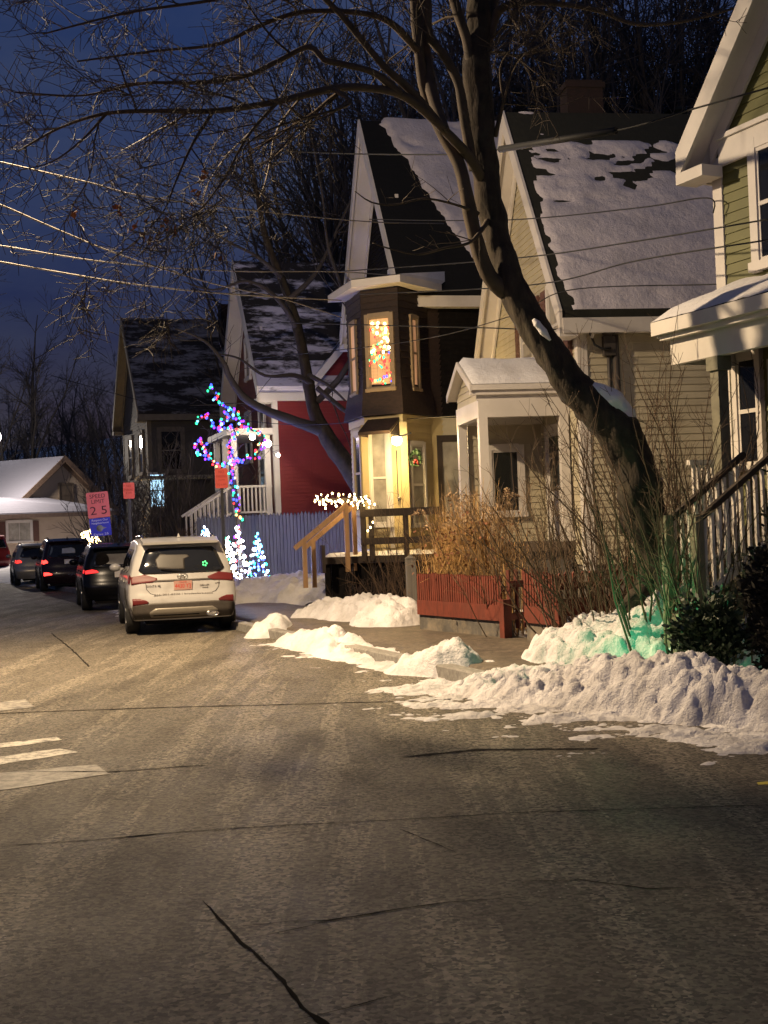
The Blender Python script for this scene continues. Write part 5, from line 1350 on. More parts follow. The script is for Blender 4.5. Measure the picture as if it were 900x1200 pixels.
    L_([(555, 200, 14.8, 12), (546, 150, 14.7, 12), (537, 98, 14.6, 12), (522, 68, 14.5, 11), (503, 40, 14.4, 10), (500, -10, 14.3, 9), (480, -80, 14.2, 6)], tw=.75, t0=.7)
    L_([(522, 155, 14.2, 12), (508, 115, 14.4, 15), (497, 60, 14.6, 16), (491, 0, 14.8, 15), (486, -80, 15, 11)], tw=.75, t0=.6)
    L_([(566, 60, 15, 15), (590, -30, 15.2, 11), (640, -90, 15.4, 7), (720, -120, 15.6, 4)])
    L_([(574, 255, 15, 8), (552, 283, 14.4, 4), (520, 291, 14.1, 3.2), (490, 298, 13.9, 2.8), (455, 291, 13.8, 2), (437, 285, 13.7, 1.3)], 5, 0, .4)
    L_([(560, 250, 14.8, 6), (534, 240, 14.3, 3), (498, 233, 14, 2.8), (462, 240, 13.8, 2.4), (435, 237, 13.7, 2), (416, 224, 13.6, 1.2)], 5, 0, .4)
    L_([(580, 160, 15, 7), (590, 120, 14.8, 4), (598, 90, 14.7, 3), (610, 66, 14.6, 2), (630, 58, 14.5, 1.2)], 5, 0, .8)
    L_([(590, 120, 14.8, 3.5), (586, 80, 14.7, 2.5), (597, 60, 14.6, 1.4)], 5, 0, .6)
    # hanging inner limb to the lower left, with leaves
    L_([(390, 104, 13.5, 7), (410, 118, 13.2, 5), (395, 128, 13, 4), (350, 140, 12.9, 3), (310, 155, 12.8, 2.5), (285, 175, 12.8, 2), (285, 205, 12.8, 1.6), (255, 238, 12.8, 1.2), (215, 265, 12.8, 1), (160, 300, 12.8, .7)], 5, 0, 1.3)
    L_([(250, 130, 13.3, 5), (225, 170, 13, 3.5), (205, 215, 12.9, 2.5), (190, 250, 12.8, 1.8), (150, 290, 12.8, 1.2), (100, 320, 12.8, .8)], 5, 0, 1.2)
    L_([(325, 120, 13.4, 5), (290, 160, 13.2, 3.5), (262, 210, 13, 2.6), (230, 250, 12.9, 1.8), (180, 290, 12.9, 1.2)], 5, 0, 1.1)
    L_([(125, 133, 13.2, 4), (95, 165, 13, 2.5), (60, 190, 13, 1.7), (20, 200, 13, 1)], 5, 0, 1.4)
    for (q, tw, t0) in limbs:
        pts, rs = q
        if tw > .7: sprout(cr, pts, rs, r, 2, 2.55 * tw, 1.6, V((-.12, 0, -.08)), .0038, t0, wob=.36, lf=.5, dens=2.2)
        else: sprout(cr, pts, rs, r, 1, 2.5, .55, V((0, 0, .1)), .003, .2)
    cr.build('crown', M_twig, T)
    # a few dead leaves that still hang
    lv = MB()
    for px, py in ((134, 243), (88, 249), (232, 227), (160, 262), (170, 258), (185, 275), (258, 303), (175, 285), (205, 268), (240, 202), (225, 240), (190, 265), (150, 270), (165, 275), (86, 252), (140, 250), (220, 278), (200, 255)):
        p = loc(at(px, py, 12.8)); 
        for _ in range(2):
            a, b = rdir(r) * .045, rdir(r) * .035; lv.add([p - a, p + b, p + a, p - b], [(0, 1, 2, 3)]); p = p + rdir(r) * .06
    lv.build('dead_leaves', mat('dead_leaf', (.25, .09, .03), .8, bs=0), T).name = 'foliage'
    # snow resting on the kink and on the trunk
    for (pts_, w_) in (([(747, 500), (736, 486), (721, 472), (706, 460), (692, 449)], (.03, .11, .13, .09, .03)), ([(645, 399), (637, 389), (629, 379), (624, 373)], (.015, .05, .045, .012))):
        P_ = [loc(at(a, b, 14.62)) for a, b in pts_]; Q_ = []; W_ = []
        for i in range(len(P_) - 1):
            for k in range(6): Q_.append(P_[i].lerp(P_[i + 1], k / 6)); W_.append((w_[i] + (w_[i + 1] - w_[i]) * k / 6) * (1 + .35 * noise.noise(Q_[-1] * 9)))
        s = MB(); s.tube(Q_, W_, 10); s.build('snow_cap', M_snow, T)
    for (cx, cy, Y, rx, rz) in ():
        s = MB(); c = loc(at(cx, cy, Y)); s.sphere((0, 0, 0), 1, 14, 10); s.v = [c + Matrix.Rotation(R(-28) if rz < .1 else R(-35), 3, 'Y') @ V((v.x * rx, v.y * .16, v.z * rz)) * (1 + .25 * noise.noise(v * 2.2)) for v in s.v]
        # rotate so the cap follows the slope of the trunk
        s.build('snow_cap', M_snow, T)
big_tree()

# ---- generic bare tree prototypes for the woods
def proto_tree(seed, Ht, r0, level=2, per=1.1, L=.38, spread=(22, 50), trunk_m=M_fartwig, rmin=.012, lean=.05, fork=3):
    r = random.Random(seed); T = empty('bare_tree'); tr = MB(); cr = MB()
    pts, rs = limb(tr, (0, 0, -.3), (lean * r.uniform(-1, 1), lean * r.uniform(-1, 1), 1), Ht, r0, r0 * .12, r, seg=Ht / 12, wob=.06, pull=V((0, 0, .05)), n=7)
    tr.build('trunk', trunk_m, T)
    for k in range(fork):
        t = r.uniform(.2, .5); i = int(t * 12); a = r.uniform(0, 6.28)
        q, qr = limb(cr, pts[i], (math.cos(a) * .5, math.sin(a) * .5, 1), Ht * (1 - t) * .85, rs[i] * .7, .02, r, seg=Ht / 12, wob=.09, pull=V((0, 0, .04)), n=5)
        sprout(cr, q, qr, r, level - 1, per * 1.0, Ht * L * .5, V((0, 0, .06)), rmin, .25, spread, .15, 1.6, (4, 3, 3, 3))
    sprout(cr, pts, rs, r, level, per, Ht * L * .6, V((0, 0, .06)), rmin, .25, spread, .15, 1.7, (4, 4, 3, 3))
    cr.build('crown', trunk_m, T); return T
protos = [proto_tree(s, h, rr) for s, h, rr in ((1, 16, .2), (2, 18, .22), (3, 15, .17), (4, 17, .2), (5, 14, .16))]
used = [False] * len(protos)
def place_tree(k, x, y, s, rz, label, group, dz=0):
    o = protos[k] if not used[k] else copy_tree(protos[k]); used[k] = True
    o.location = (x, y, gz(x, y) - .3 + dz); o.scale = (s, s, s); o.rotation_euler = (0, 0, rz)
    tag(o, label, 'tree', group); return o
r = random.Random(5)
hillL = 'bare dark tree in the dense woods on the hill behind the houses'
for i in range(96):
    Y = r.uniform(44, 76); px = 395 + 470 * ((i * .618) % 1) + r.uniform(-12, 12); p = at(px, 400, Y)
    place_tree(i % 5, p.x, p.y, r.uniform(1.15, 1.6), r.uniform(0, 6.28), hillL, 'bare trees in the woods behind the houses')
midL = 'tall bare tree standing between the red house and the brown house'
for px, Y, s in ((340, 52, 1.0), (385, 50, 1.05), (415, 48, .95), (430, 54, 1.1), (300, 58, 1.0), (365, 60, 1.1), (400, 62, 1.15)):
    p = at(px, 500, Y); place_tree(r.randrange(5), p.x, p.y, s * .95, r.uniform(0, 6.28), midL, 'tall bare trees behind the red house')
farL = 'bare tree in the dim woods beyond the tan house at the bend'
for i in range(26):
    px = -30 + 210 * ((i * .618) % 1); Y = r.uniform(100, 135); p = at(px, 500, Y)
    place_tree(r.randrange(5), p.x, p.y, r.uniform(.75, 1.1), r.uniform(0, 6.28), farL, 'bare trees beyond the tan house', -2)
p = at(40, 540, 96); place_tree(1, p.x, p.y, 1.15, 1.0, 'stout dark bare tree with a straight trunk above the tan house roof', None, -1)
p = at(4, 540, 92); place_tree(3, p.x, p.y, 1.2, 2.0, 'thick bare tree trunk at the far left edge above the tan house', None, -1)
# dark conifers high on the right
def conifer(px, Y, h, label):
    p = at(px, 300, Y); T = empty('conifer_tree', (p.x, p.y, gz(p.x, p.y)), r.uniform(0, 6), label, 'tree'); mb = MB(); mb.tube([(0, 0, -.3), (0, 0, h)], [.25, .03], 7); mb.build('trunk', M_bark, T)
    c = MB(); z = h * .12
    for i in range(1500):
        t = r.random() ** .8; z = h * (.1 + .9 * t); rad = (1 - t) * h * .24 * (.35 + .65 * r.random() ** .5) + .1; a = r.uniform(0, 6.28)
        q = V((math.cos(a) * rad, math.sin(a) * rad, z - rad * .35)); u = V((math.cos(a), math.sin(a), -.45)) * r.uniform(.35, .7); s_ = V((-math.sin(a), math.cos(a), 0)) * r.uniform(.12, .28)
        c.add([q, q + u * .5 + s_, q + u, q + u * .5 - s_ + V((0, 0, -.08))], [(0, 1, 2, 3)])
    c.build('crown', M_conif, T)
M_conif = mat('dark_conifer', (.012, .018, .012), .9, var=.4, bs=0)
conifer(800, 46, 15, 'tall dark conifer behind the cream house beside the green gable'); conifer(752, 52, 16, 'dark conifer rising behind the cream house chimney'); conifer(850, 50, 16, 'dark conifer hidden mostly behind the green house gable')

# ---- leaning dark tree in front of the red house
def second_tree():
    r = random.Random(21); base = at(432, 590, 33.5); T = empty('leaning_tree', (base.x, base.y, gz(base.x, base.y)), 0, 'dark forked bare tree leaning left in front of the red house wall', 'tree'); o = V(T.location)
    tr = MB(); cr = MB(); limbs = []
    def path(pts, mb, n=8):
        P = [at(a, b, c) - o for a, b, c, w in pts]; Rr = [w * c / FPX / 2 for a, b, c, w in pts]; Q = []; QR = []
        for i in range(len(P) - 1):
            p0 = P[max(0, i - 1)]; p1 = P[i]; p2 = P[i + 1]; p3 = P[min(len(P) - 1, i + 2)]
            for k in range(5):
                t = k / 5; Q.append(.5 * (2 * p1 + (p2 - p0) * t + (2 * p0 - 5 * p1 + 4 * p2 - p3) * t * t + (3 * p1 - p0 - 3 * p2 + p3) * t ** 3)); QR.append(Rr[i] + (Rr[i + 1] - Rr[i]) * t)
        Q.append(P[-1]); QR.append(Rr[-1]); mb.tube(Q, QR, n, True, .08); return Q, QR
    b0 = at(440, 690, 33.5)
    q = path([(450, 660, 33.5, 26), (432, 590, 33.5, 24), (408, 548, 33.5, 22), (385, 515, 33.5, 20), (368, 480, 33.5, 15), (358, 430, 33.5, 13), (350, 390, 33.6, 12), (335, 340, 33.8, 10), (312, 280, 34, 8), (300, 220, 34, 5), (290, 160, 34, 2.5)], tr); tr.build('trunk', M_bark, T); limbs.append(q)
    for pts in ([(378, 505, 33.5, 15), (350, 495, 33, 12), (310, 480, 32.5, 10), (285, 465, 32.3, 9), (268, 440, 32.1, 7), (262, 425, 32, 6), (240, 400, 32, 3.5), (205, 385, 32, 2)],
                [(372, 470, 33.5, 9), (400, 440, 33.2, 7), (418, 400, 33, 6), (405, 350, 33, 5), (385, 290, 33, 4), (378, 230, 33, 2.5), (365, 160, 33, 1.5)],
                [(366, 450, 33.5, 8), (345, 440, 33, 6), (310, 440, 32.6, 4), (280, 420, 32.4, 3), (255, 415, 32, 2)],
                [(372, 455, 33.4, 7), (400, 478, 33, 6), (415, 488, 32.8, 4)], [(362, 440, 33.4, 7), (385, 452, 33, 4), (405, 470, 33, 2.5)],
                [(348, 385, 33.6, 8), (325, 350, 33.2, 6), (290, 330, 33, 4.5), (250, 340, 32.8, 3), (215, 330, 32.6, 2)],
                [(340, 350, 33.7, 8), (370, 320, 33.6, 5), (395, 270, 33.6, 4), (420, 210, 33.6, 3), (425, 150, 33.6, 2)],
                [(330, 325, 33.8, 7), (300, 300, 33.6, 4), (262, 280, 33.5, 3), (225, 250, 33.5, 2)]): limbs.append(path(pts, cr, 6))
    for pts, rs in limbs: sprout(cr, pts, rs, r, 2, .8, 1.9, V((0, 0, .08)), .007, .25, (25, 65), .22, 1.5, (4, 3, 3, 3))
    cr.build('crown', M_fartwig, T)
second_tree()

# ------------------------------------------------------------------ shrubs
def shrub(name, label, base, n, H, spread, r0, m, seed, level=1, per=3.0, L=.45, lean=V((0, 0, 0)), wob=.18, rmin=.0028, tips=None, foot=.3, cat='shrub'):
    r = random.Random(seed); T = empty(name, base, 0, label, cat); mb = MB()
    for i in range(n):
        a = r.uniform(0, 6.28); k = r.random() ** .7; d = V((math.cos(a) * spread * k, math.sin(a) * spread * k, 1)) + lean; f = foot * math.sqrt(r.random()); a2 = r.uniform(0, 6.28)
        pts, rs = limb(mb, (f * math.cos(a2), f * math.sin(a2), -.15), d, H * r.uniform(.6, 1.1), r0 * r.uniform(.6, 1.1), rmin, r, seg=H / 8, wob=wob, pull=V((0, 0, .12)), n=5)
        sprout(mb, pts, rs, r, level, per, L, V((0, 0, .25)), rmin, .25, (20, 50), .22, 1.4, (4, 3, 3, 3))
    mb.build('stems', m, T).name = 'stems'
    return T
def gp(px, py, Y, dz=0): p = at(px, py, Y); return V((p.x, p.y, gz(p.x, p.y) + dz))
M_stem = mat('shrub_bark', (.075, .045, .025), .85, var=.4, scale=4, bs=0); M_stem2 = mat('tan_twig', (.15, .10, .055), .85, var=.4, scale=4, bs=0)
shrub('bare_shrub', 'bare reddish brown shrub with arching stems between the red fence and the leaning tree', gp(690, 690, 15.6), 40, 2.6, .75, .014, M_stem, 31, 1, 2.6, .6, V((-.35, 0, 0)), foot=.45)
shrub('bare_shrub', 'tall upright bare shrub with budded twigs right of the leaning trunk', gp(800, 690, 14.0), 44, 3.5, .38, .019, M_stem, 32, 1, 3.4, .55, V((-.05, 0, 0)), foot=.55)
shrub('bare_shrub', 'bare leaning shrub between the tree trunk and its left neighbour', gp(722, 690, 15.0), 16, 2.1, .5, .013, M_stem, 33, 1, 2.6, .5, V((-.3, 0, 0)))
shrub('bare_shrub', 'dense tangle of fine tan twigs in front of the cream porch', gp(618, 690, 18.2), 34, 2.3, .6, .010, M_stem2, 34, 1, 4, .5, V((-.1, 0, 0)), foot=.7)
shrub('bare_shrub', 'thin twiggy shrub in front of the yellow bay entrance', gp(470, 690, 24.2), 26, 2.3, .75, .011, M_stem, 35, 1, 3.0, .6, V((-.1, 0, 0)), foot=.5)
shrub('bare_shrub', 'fine twig shrub beside the porch post of the green house', gp(745, 690, 16.4), 38, 4.2, .32, .016, M_stem, 36, 1, 3.0, .6, V((.05, 0, 0)), foot=.6)
shrub('bare_shrub', 'dark bare shrub right in front of the green house handrails', gp(835, 690, 13.4), 30, 2.4, .32, .015, M_stem, 42, 1, 3.2, .5, V((-.03, 0, 0)), foot=.4)
shrub('bare_shrub', 'low dark scrub at the foot of the deck', gp(435, 690, 25.2), 40, .95, .9, .010, mat('dark_scrub', (.04, .022, .016), .9, bs=0), 37, 1, 5, .35, foot=.6)
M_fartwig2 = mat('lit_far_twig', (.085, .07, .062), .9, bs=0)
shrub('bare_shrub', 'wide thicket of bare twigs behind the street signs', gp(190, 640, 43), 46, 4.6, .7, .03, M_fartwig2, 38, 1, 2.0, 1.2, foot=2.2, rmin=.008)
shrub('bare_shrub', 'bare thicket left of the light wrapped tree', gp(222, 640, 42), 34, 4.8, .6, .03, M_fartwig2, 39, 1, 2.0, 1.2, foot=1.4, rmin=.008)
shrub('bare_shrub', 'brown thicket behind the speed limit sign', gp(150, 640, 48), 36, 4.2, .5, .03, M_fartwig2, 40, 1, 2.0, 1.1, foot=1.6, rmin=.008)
shrub('bare_shrub', 'low brown brush behind the white car roof', gp(195, 640, 38), 60, 2.0, .9, .014, mat('brown_brush', (.11, .06, .03), .9, bs=0), 41, 1, 3, .6, foot=1.5, rmin=.006)

def grass_clump():
    r = random.Random(44); base = V((1.30, 19.3, gz(1.30, 19.3))); T = empty('ornamental_grass', base, 0, 'large tan clump of drooping dried ornamental grass behind the red fence', 'plant')
    mb = MB(); mp = MB(); dl = MB()
    d = V((1.06, -2.1, 0)).normalized(); 
    for i in range(2600):
        c = d * r.gauss(-.12, .42) + V((r.gauss(.05, .14), r.gauss(.1, .14), 0)); a = r.uniform(0, 6.28); out = r.uniform(.1, .62) ; h = r.uniform(.95, 1.75)
        n = 6; pts = []; dirv = V((math.cos(a), math.sin(a), 0)); dr = r.uniform(.2, 1.0)
        for k in range(n + 1):
            t = k / n; z = h * (1.55 * t - .95 * dr * t * t * t); pts.append(c + dirv * out * (t ** 1.6) + V((0, 0, z)) + rdir(r) * .02)
        w = r.uniform(.004, .009); s = V((-dirv.y, dirv.x, 0)); o0 = len(mb.v); vs = []
        for k, p in enumerate(pts): ww = w * (1 - .8 * k / n); vs += [p + s * ww, p - s * ww + V((0, 0, ww * .6))]
        mb.add(vs, [(2 * k, 2 * k + 1, 2 * k + 3, 2 * k + 2) for k in range(n)], True)
    mb.build('blades', mat('dry_grass', (.38, .23, .085), .8, var=.45, scale=9, bs=0), T).name = 'foliage'
    for i in range(42):
        c = d * r.gauss(-.1, .40) + V((0, r.gauss(.1, .2), 0)); p = c + V((r.gauss(0, .2), r.gauss(0, .2), r.uniform(1.45, 2.05)))
        mp.tube([c + V((0, 0, .3)), c.lerp(p, .6) + V((0, 0, .3)), p], [.005, .004, .003], 4)
        dd = (p - c); dd.z = .1; dd.normalize()
        for k in range(70):
            t = r.random(); q = p + dd * .26 * t - V((0, 0, .12 * t * t)) + rdir(r) * .055 * math.sin(math.pi * min(1, t + .15)); a = rdir(r) * .022; b = rdir(r) * .010
            mp.add([q - a, q + b, q + a, q - b], [(0, 1, 2, 3)])
    mp.build('plumes', mat('dry_plume', (.36, .25, .15), .9, var=.3, scale=9, bs=0), T).name = 'seed_plumes'
    for i in range(900):
        q = d * r.gauss(0, .36) + V((r.gauss(0, .25), r.gauss(-.05, .2), abs(r.gauss(1.1, .35)))); a = rdir(r) * .034; b = rdir(r) * .024; dl.add([q - a, q + b, q + a, q - b], [(0, 1, 2, 3)])
    dl.build('leaves', mat('brown_dead_leaves', (.15, .055, .022), .85, var=.5, scale=9, bs=0), T).name = 'dead_leaves'
grass_clump()
def evergreen(name, label, base, rx, ry, rz, n, m, seed, sz=.06, stems=8):
    r = random.Random(seed); T = empty(name, base, 0, label, 'shrub'); mb = MB(); st = MB()
    for i in range(stems):
        a = r.uniform(0, 6.28); limb(st, (0, 0, -.2), (math.cos(a) * rx * .5, math.sin(a) * ry * .5, 1), rz * 1.4, .02, .005, r, .2, .2)
    st.build('stems', M_stem, T)
    cl = [(rdir(r), r.uniform(.35, .95)) for _ in range(60)]
    for i in range(n):
        u, k = cl[r.randrange(60)]; c = V((u.x * rx * k, u.y * ry * k, rz * .85 + u.z * rz * .9 * k)); q = c + rdir(r) * r.uniform(0, .17)
        if q.z < -.02: continue
        up = (V((u.x, u.y, .6)) + rdir(r) * .8).normalized() * sz * r.uniform(.6, 1.5); s = up.cross(rdir(r)).normalized() * sz * .32
        mb.add([q, q + up * .5 + s, q + up, q + up * .5 - s], [(0, 1, 2, 3)])
    mb.build('foliage', m, T); return T
M_ever = mat('evergreen_leaf', (.022, .040, .016), .55, var=.6, scale=7, bs=0); M_hedge = mat('dark_hedge_leaf', (.012, .010, .006), .9, var=.4, bs=0)
evergreen('evergreen_shrub', 'ragged dark evergreen bush beside the green tinted snow at the right', gp(836, 780, 12.2), .34, .36, .50, 6000, M_ever, 51)
evergreen('evergreen_shrub', 'large almost black hedge bush at the right edge of the picture', V((3.72, 11.9, gz(3.72, 11.9))), .32, .5, .78, 16000, M_hedge, 52, .06)
evergreen('evergreen_shrub', 'tall narrow dark evergreen below the green house porch roof at the right edge', V((3.98, 12.6, gz(3.98, 12.6))), .12, .25, 1.35, 7000, M_hedge, 53, .06)

# ------------------------------------------------------------------ Christmas lights
BC = {'red': ((1, .03, .03), 1.6), 'blue': ((.05, .08, 1), 1.6), 'green': ((.03, .9, .3), 1.1), 'violet': ((.25, .035, 1), 1.3), 'amber': ((1, .5, .12), 2), 'white': ((.85, .92, 1), 9), 'warm': ((1, .72, .32), 9), 'cyan': ((.15, .6, 1), 2.2)}
BM = {}
def bulb_mesh(c, rad):
    k = (c, rad)
    if k not in BM:
        mb = MB(); mb.sphere((0, 0, 0), rad, 7, 5, (1, 1, 1.25)); o = mb.build('bulb', EM[c]); BM[k] = o.data; bpy.data.objects.remove(o)
    return BM[k]
EM = {c: emit(c + '_bulb', col, s) for c, (col, s) in BC.items()}
def bulb(par, p, c, rad=.034):
    o = bpy.data.objects.new('bulb', bulb_mesh(c, rad)); C.objects.link(o); o.parent = par; o.location = p; return o
zf = lambda p: (220 + p[0] / 4.09, 420 + p[1] / 4.09)
strands = [[(242, 770), (240, 740), (232, 690), (228, 640), (222, 590), (212, 540), (208, 505)], [(208, 505), (240, 502), (262, 488), (240, 495), (215, 470), (205, 430), (202, 395)],
           [(105, 130), (125, 160), (150, 205), (185, 235), (215, 240), (235, 280), (270, 318), (310, 345), (350, 355), (365, 375), (355, 405), (350, 440), (320, 478), (280, 462)],
           [(188, 240), (190, 300), (160, 300), (172, 335), (215, 325), (225, 350), (240, 388)], [(35, 305), (60, 288), (85, 275), (105, 295), (120, 318), (145, 340), (185, 335), (205, 325)],
           [(208, 505), (180, 505), (158, 520), (125, 500), (102, 480), (85, 430), (65, 388), (45, 415), (45, 458), (75, 465), (105, 455), (95, 430)]]
def lit_tree():
    r = random.Random(61); base = gp(279, 640, 33.6); T = empty('small_tree', base, 0, 'small bare tree with its trunk and branches wrapped in coloured lights', 'tree'); o = V(base)
    tr = MB(); cr = MB(); first = True
    S = empty('string_lights', base, 0, 'multicoloured string lights wound round the small tree', 'lights')
    wire = MB(); pool = []
    for st in strands:
        P = [at(*zf(p), 33.6) - o for p in st]
        if first: tr.tube([V((.1, 0, -.2))] + P, [.09] + [.08 - .005 * i for i in range(len(P))], 7); first = False
        else: cr.tube(P, [.04 - .028 * i / len(P) for i in range(len(P))], 5); sprout(cr, P, [.03] * len(P), r, 1, 1.6, 1.0, V((0, 0, .15)), .006, .3)
        wp = []
        tot = 0
        for a, b in zip(P[:-1], P[1:]):
            k = max(1, int((b - a).length / .035))
            for i in range(k): wp.append(a.lerp(b, i / k))
        Q = [p + V((.07 * math.cos(i * .9), -.05 + .07 * math.sin(i * .9), .03 * math.sin(i * 1.7))) for i, p in enumerate(wp)]
        wire.tube(Q, .005, 3, False); pool += Q
    tr.build('trunk', M_twig, T); cr.build('crown', M_twig, T); wire.build('wire', M_wire, S)
    n = 240; cs = ['blue', 'red', 'green', 'violet', 'blue', 'blue', 'amber', 'blue', 'green', 'violet', 'cyan', 'blue', 'violet', 'red']
    for i in range(n): q = pool[int(i * len(pool) / n)]; 
    idx = [int(i * len(pool) / n) for i in range(n)]; rest = MB(); names = list(EM); fm = []
    for j, i in enumerate(idx):
        p = pool[i] + rdir(r) * .05 + V((0, -.04, 0)); c = cs[r.randrange(len(cs))]
        rad = r.choice((.026, .031, .037))
        if j % 12 < 5: bulb(S, p, c, rad)
        else:
            o_ = len(rest.f); rest.sphere(p, rad, 7, 5); fm += [names.index(c)] * (len(rest.f) - o_)
    ro = rest.build('bulb', EM[names[0]], S); ro['kind'] = 'stuff'
    for c in names[1:]: ro.data.materials.append(EM[c])
    ro.data.polygons.foreach_set('material_index', fm)
    return base
lt_base = lit_tree()
lamp('tree_glow', at(270, 540, 33.0), (.25, .22, 1), 60, .5); 
def cone(px, py0, py1, Y, w, label, cols, nb, seed):
    r = random.Random(seed); b = at(px, py1, Y); t = at(px, py0, Y); h = t.z - b.z; T = empty('lighted_cone_tree', b, 0, label, 'lights'); fr = MB(); wp = []
    n = 90
    for i in range(n + 1): k = i / n; a = k * 2 * math.pi * 7; rr = w * (1 - k) + .02; wp.append(V((rr * math.cos(a), rr * math.sin(a), h * k)))
    fr.tube(wp, .006, 4); 
    for k in range(4): a = k * math.pi / 2; fr.tube([(w * math.cos(a), w * math.sin(a), -.3), (0, 0, h)], .007, 4)
    fr.build('frame', M_wire, T)
    for i in range(nb):
        k = i / nb; q = wp[int((1 - (1 - k) ** 1.3 if False else k) * n)]; bulb(T, q + rdir(r) * .02, cols[r.randrange(len(cols))], r.choice((.02, .026, .032)))
cone(268.5, 629, 679, 33.0, .24, 'white lighted cone tree, left of the three in the snow', ['white', 'white', 'warm', 'white', 'green'], 60, 71)
cone(281, 615, 680, 32.6, .27, 'tallest white and pink lighted cone tree, middle of the three in the snow', ['white', 'white', 'red', 'white', 'violet', 'warm'], 75, 72)
cone(303, 625, 677, 32.8, .27, 'blue and green lighted cone tree, right of the three in the snow', ['cyan', 'green', 'white', 'blue', 'white', 'cyan'], 65, 73)
cone(241, 617, 645, 35.0, .17, 'small blue lighted cone tree behind the white car', ['cyan', 'blue', 'white', 'white'], 36, 74)
lamp('cone_glow', at(284, 662, 32.2) + V((0, 0, .1)), (.66, .74, 1), 120, .25); lamp('cone_glow_blue', at(307, 666, 32.3) + V((.15, 0, .05)), (.14, .18, 1), 90, .2)
def rail_lights():
    r = random.Random(81); a = at(369, 585, 26.7); b = at(434, 584, 26.7); T = empty('string_lights', a, 0, 'warm white bulb garland along the deck rail of the brown house', 'lights')
    d = b - a; w = MB(); pts = [d * (i / 60) + V((0, .04 * math.sin(i * 1.3), .09 * math.sin(i * 1.05) + .05 * math.sin(i * 2.7))) for i in range(61)]; w.tube(pts, .005, 3); w.build('wire', M_wire, T)
    for i in range(96): k = r.random(); q = pts[int(k * 60)] + V((0, 0, .05 * r.uniform(-1, 1))) - V((0, 0, .03)); bulb(T, q, 'warm', r.choice((.012, .016, .021)))
    for px, py in ((439, 591), (437, 612), (434, 618), (431, 622)): bulb(T, at(px, py, 26.6) - a, 'warm', .02)
    w = MB(); w.bar((0, .05, -.02), d + V((0, .05, -.02)), .05, .07); w.build('garland_rail', M_darkwood, T)
    lamp('garland_glow', (a + b) / 2 + V((0, -.1, .05)), (1, .66, .28), 9, .3)
rail_lights()
def window_tree():
    r = random.Random(91); c = at(452, 447, 28.0); top = at(450, 376, 28.0); base = c + V((0, .0, -.05)); h = top.z - base.z
    P, cen, M, z_f, L1 = BAY; a, b = P[1], P[2]; u = (b - a).normalized(); nrm = V((u.y, -u.x)); mid = a.lerp(b, .5)
    Rz = Matrix.Rotation(DH.rotation_euler.z, 3, 'Z'); mw = Rz @ V((mid.x, mid.y, 0)) + V((DH.location.x, DH.location.y, 0)); nw = Rz @ V((nrm.x, nrm.y, 0)); uw = Rz @ V((u.x, u.y, 0))
    if nw.y > 0: nw = -nw
    loc = V((mw.x, mw.y, base.z)) + nw * .03
    T = empty('window_light_tree', loc, 0, 'tree shaped net of coloured lights hung in the lit bay window', 'lights'); w = MB(); pts = []
    for i in range(40): k = i / 39; s = (.30 - .22 * k) * (1 if i % 2 else -1); pts.append(uw * s + V((0, 0, h * k)))
    w.tube(pts, .003, 3); w.build('wire', M_wire, T)
    for i in range(98):
        k = r.random() ** 1.05; x = (.34 - .14 * k) * r.uniform(-1, 1); cs = ['red', 'red', 'green', 'amber', 'blue', 'red'] if k < .5 else ['amber', 'warm', 'green', 'warm', 'red', 'amber']
        bulb(T, uw * x + V((0, 0, h * k)) + nw * .0, cs[r.randrange(6)], r.choice((.019, .025, .030)))
window_tree()
# wreath on the entrance
def wreath():
    p = at(487, 537, 27.6); T = empty('wreath', p, 0, 'small green wreath with a red bow beside the yellow entrance', 'wreath'); r = random.Random(5); mb = MB()
    for i in range(260): a = r.uniform(0, 6.28); q = V((math.cos(a) * .10, 0, math.sin(a) * .14)) + rdir(r) * .04; x = rdir(r) * .05; y = rdir(r) * .02; mb.add([q - x, q + y, q + x, q - y], [(0, 1, 2, 3)])
    mb.build('greenery', mat('wreath_green', (.02, .05, .015), .7, bs=0), T); b = MB(); b.sphere((0, -.04, -.05), .03, 8, 6); b.sphere((-.04, -.04, -.09), .03, 8, 6, (.7, .6, 1.4)); b.sphere((.04, -.04, -.10), .03, 8, 6, (.7, .6, 1.4)); b.build('bow', mat('red_bow', (.25, .012, .012), .6, bs=0), T)
wreath()
# glowing shrub near the bend and the distant lamps
def glow_shrub():
    p = gp(108, 650, 52); T = empty('lighted_shrub', p, 0, 'round shrub covered in warm white lights behind the parked cars', 'lights'); r = random.Random(3); z0 = at(108, 630, 52).z - p.z; s = MB()
    for i in range(14): limb(s, (0, 0, -.2), (r.uniform(-.6, .6), r.uniform(-.6, .6), 1), z0 + .2, .02, .005, r, .3, .2)
    s.build('stems', M_stem, T)
    for i in range(95): u = rdir(r) * (r.random() ** .4); bulb(T, (u.x * .45, u.y * .45, z0 + u.z * .38), 'warm', r.choice((.035, .05, .06)))
    lamp('shrub_glow', p + V((0, -.7, z0)), (1, .75, .4), 40, .3)
glow_shrub()
p = at(-3, 512, 86); T = empty('street_lamp', (p.x, p.y, gz(p.x, p.y)), 0, 'distant bright street lamp at the left edge above the tan house', 'lamp'); mb = MB(); zz = p.z - T.location.z
mb.tube([(-1.6, 0, -.3), (-1.6, 0, zz + .4), (-.6, 0, zz + .7), (0, 0, zz + .45)], [.09, .06, .04, .04], 7); mb.build('pole', M_post, T)
mb = MB(); mb.sphere((0, 0, zz), .24, 12, 8, (1, 1, 1.5)); mb.build('lamp_head', emit('far_lamp_bulb', (1, .93, .85), 12), T)
lamp('far_street_light', p + V((2.5, -9, -1.2)), (1, .86, .72), 1900, .3)

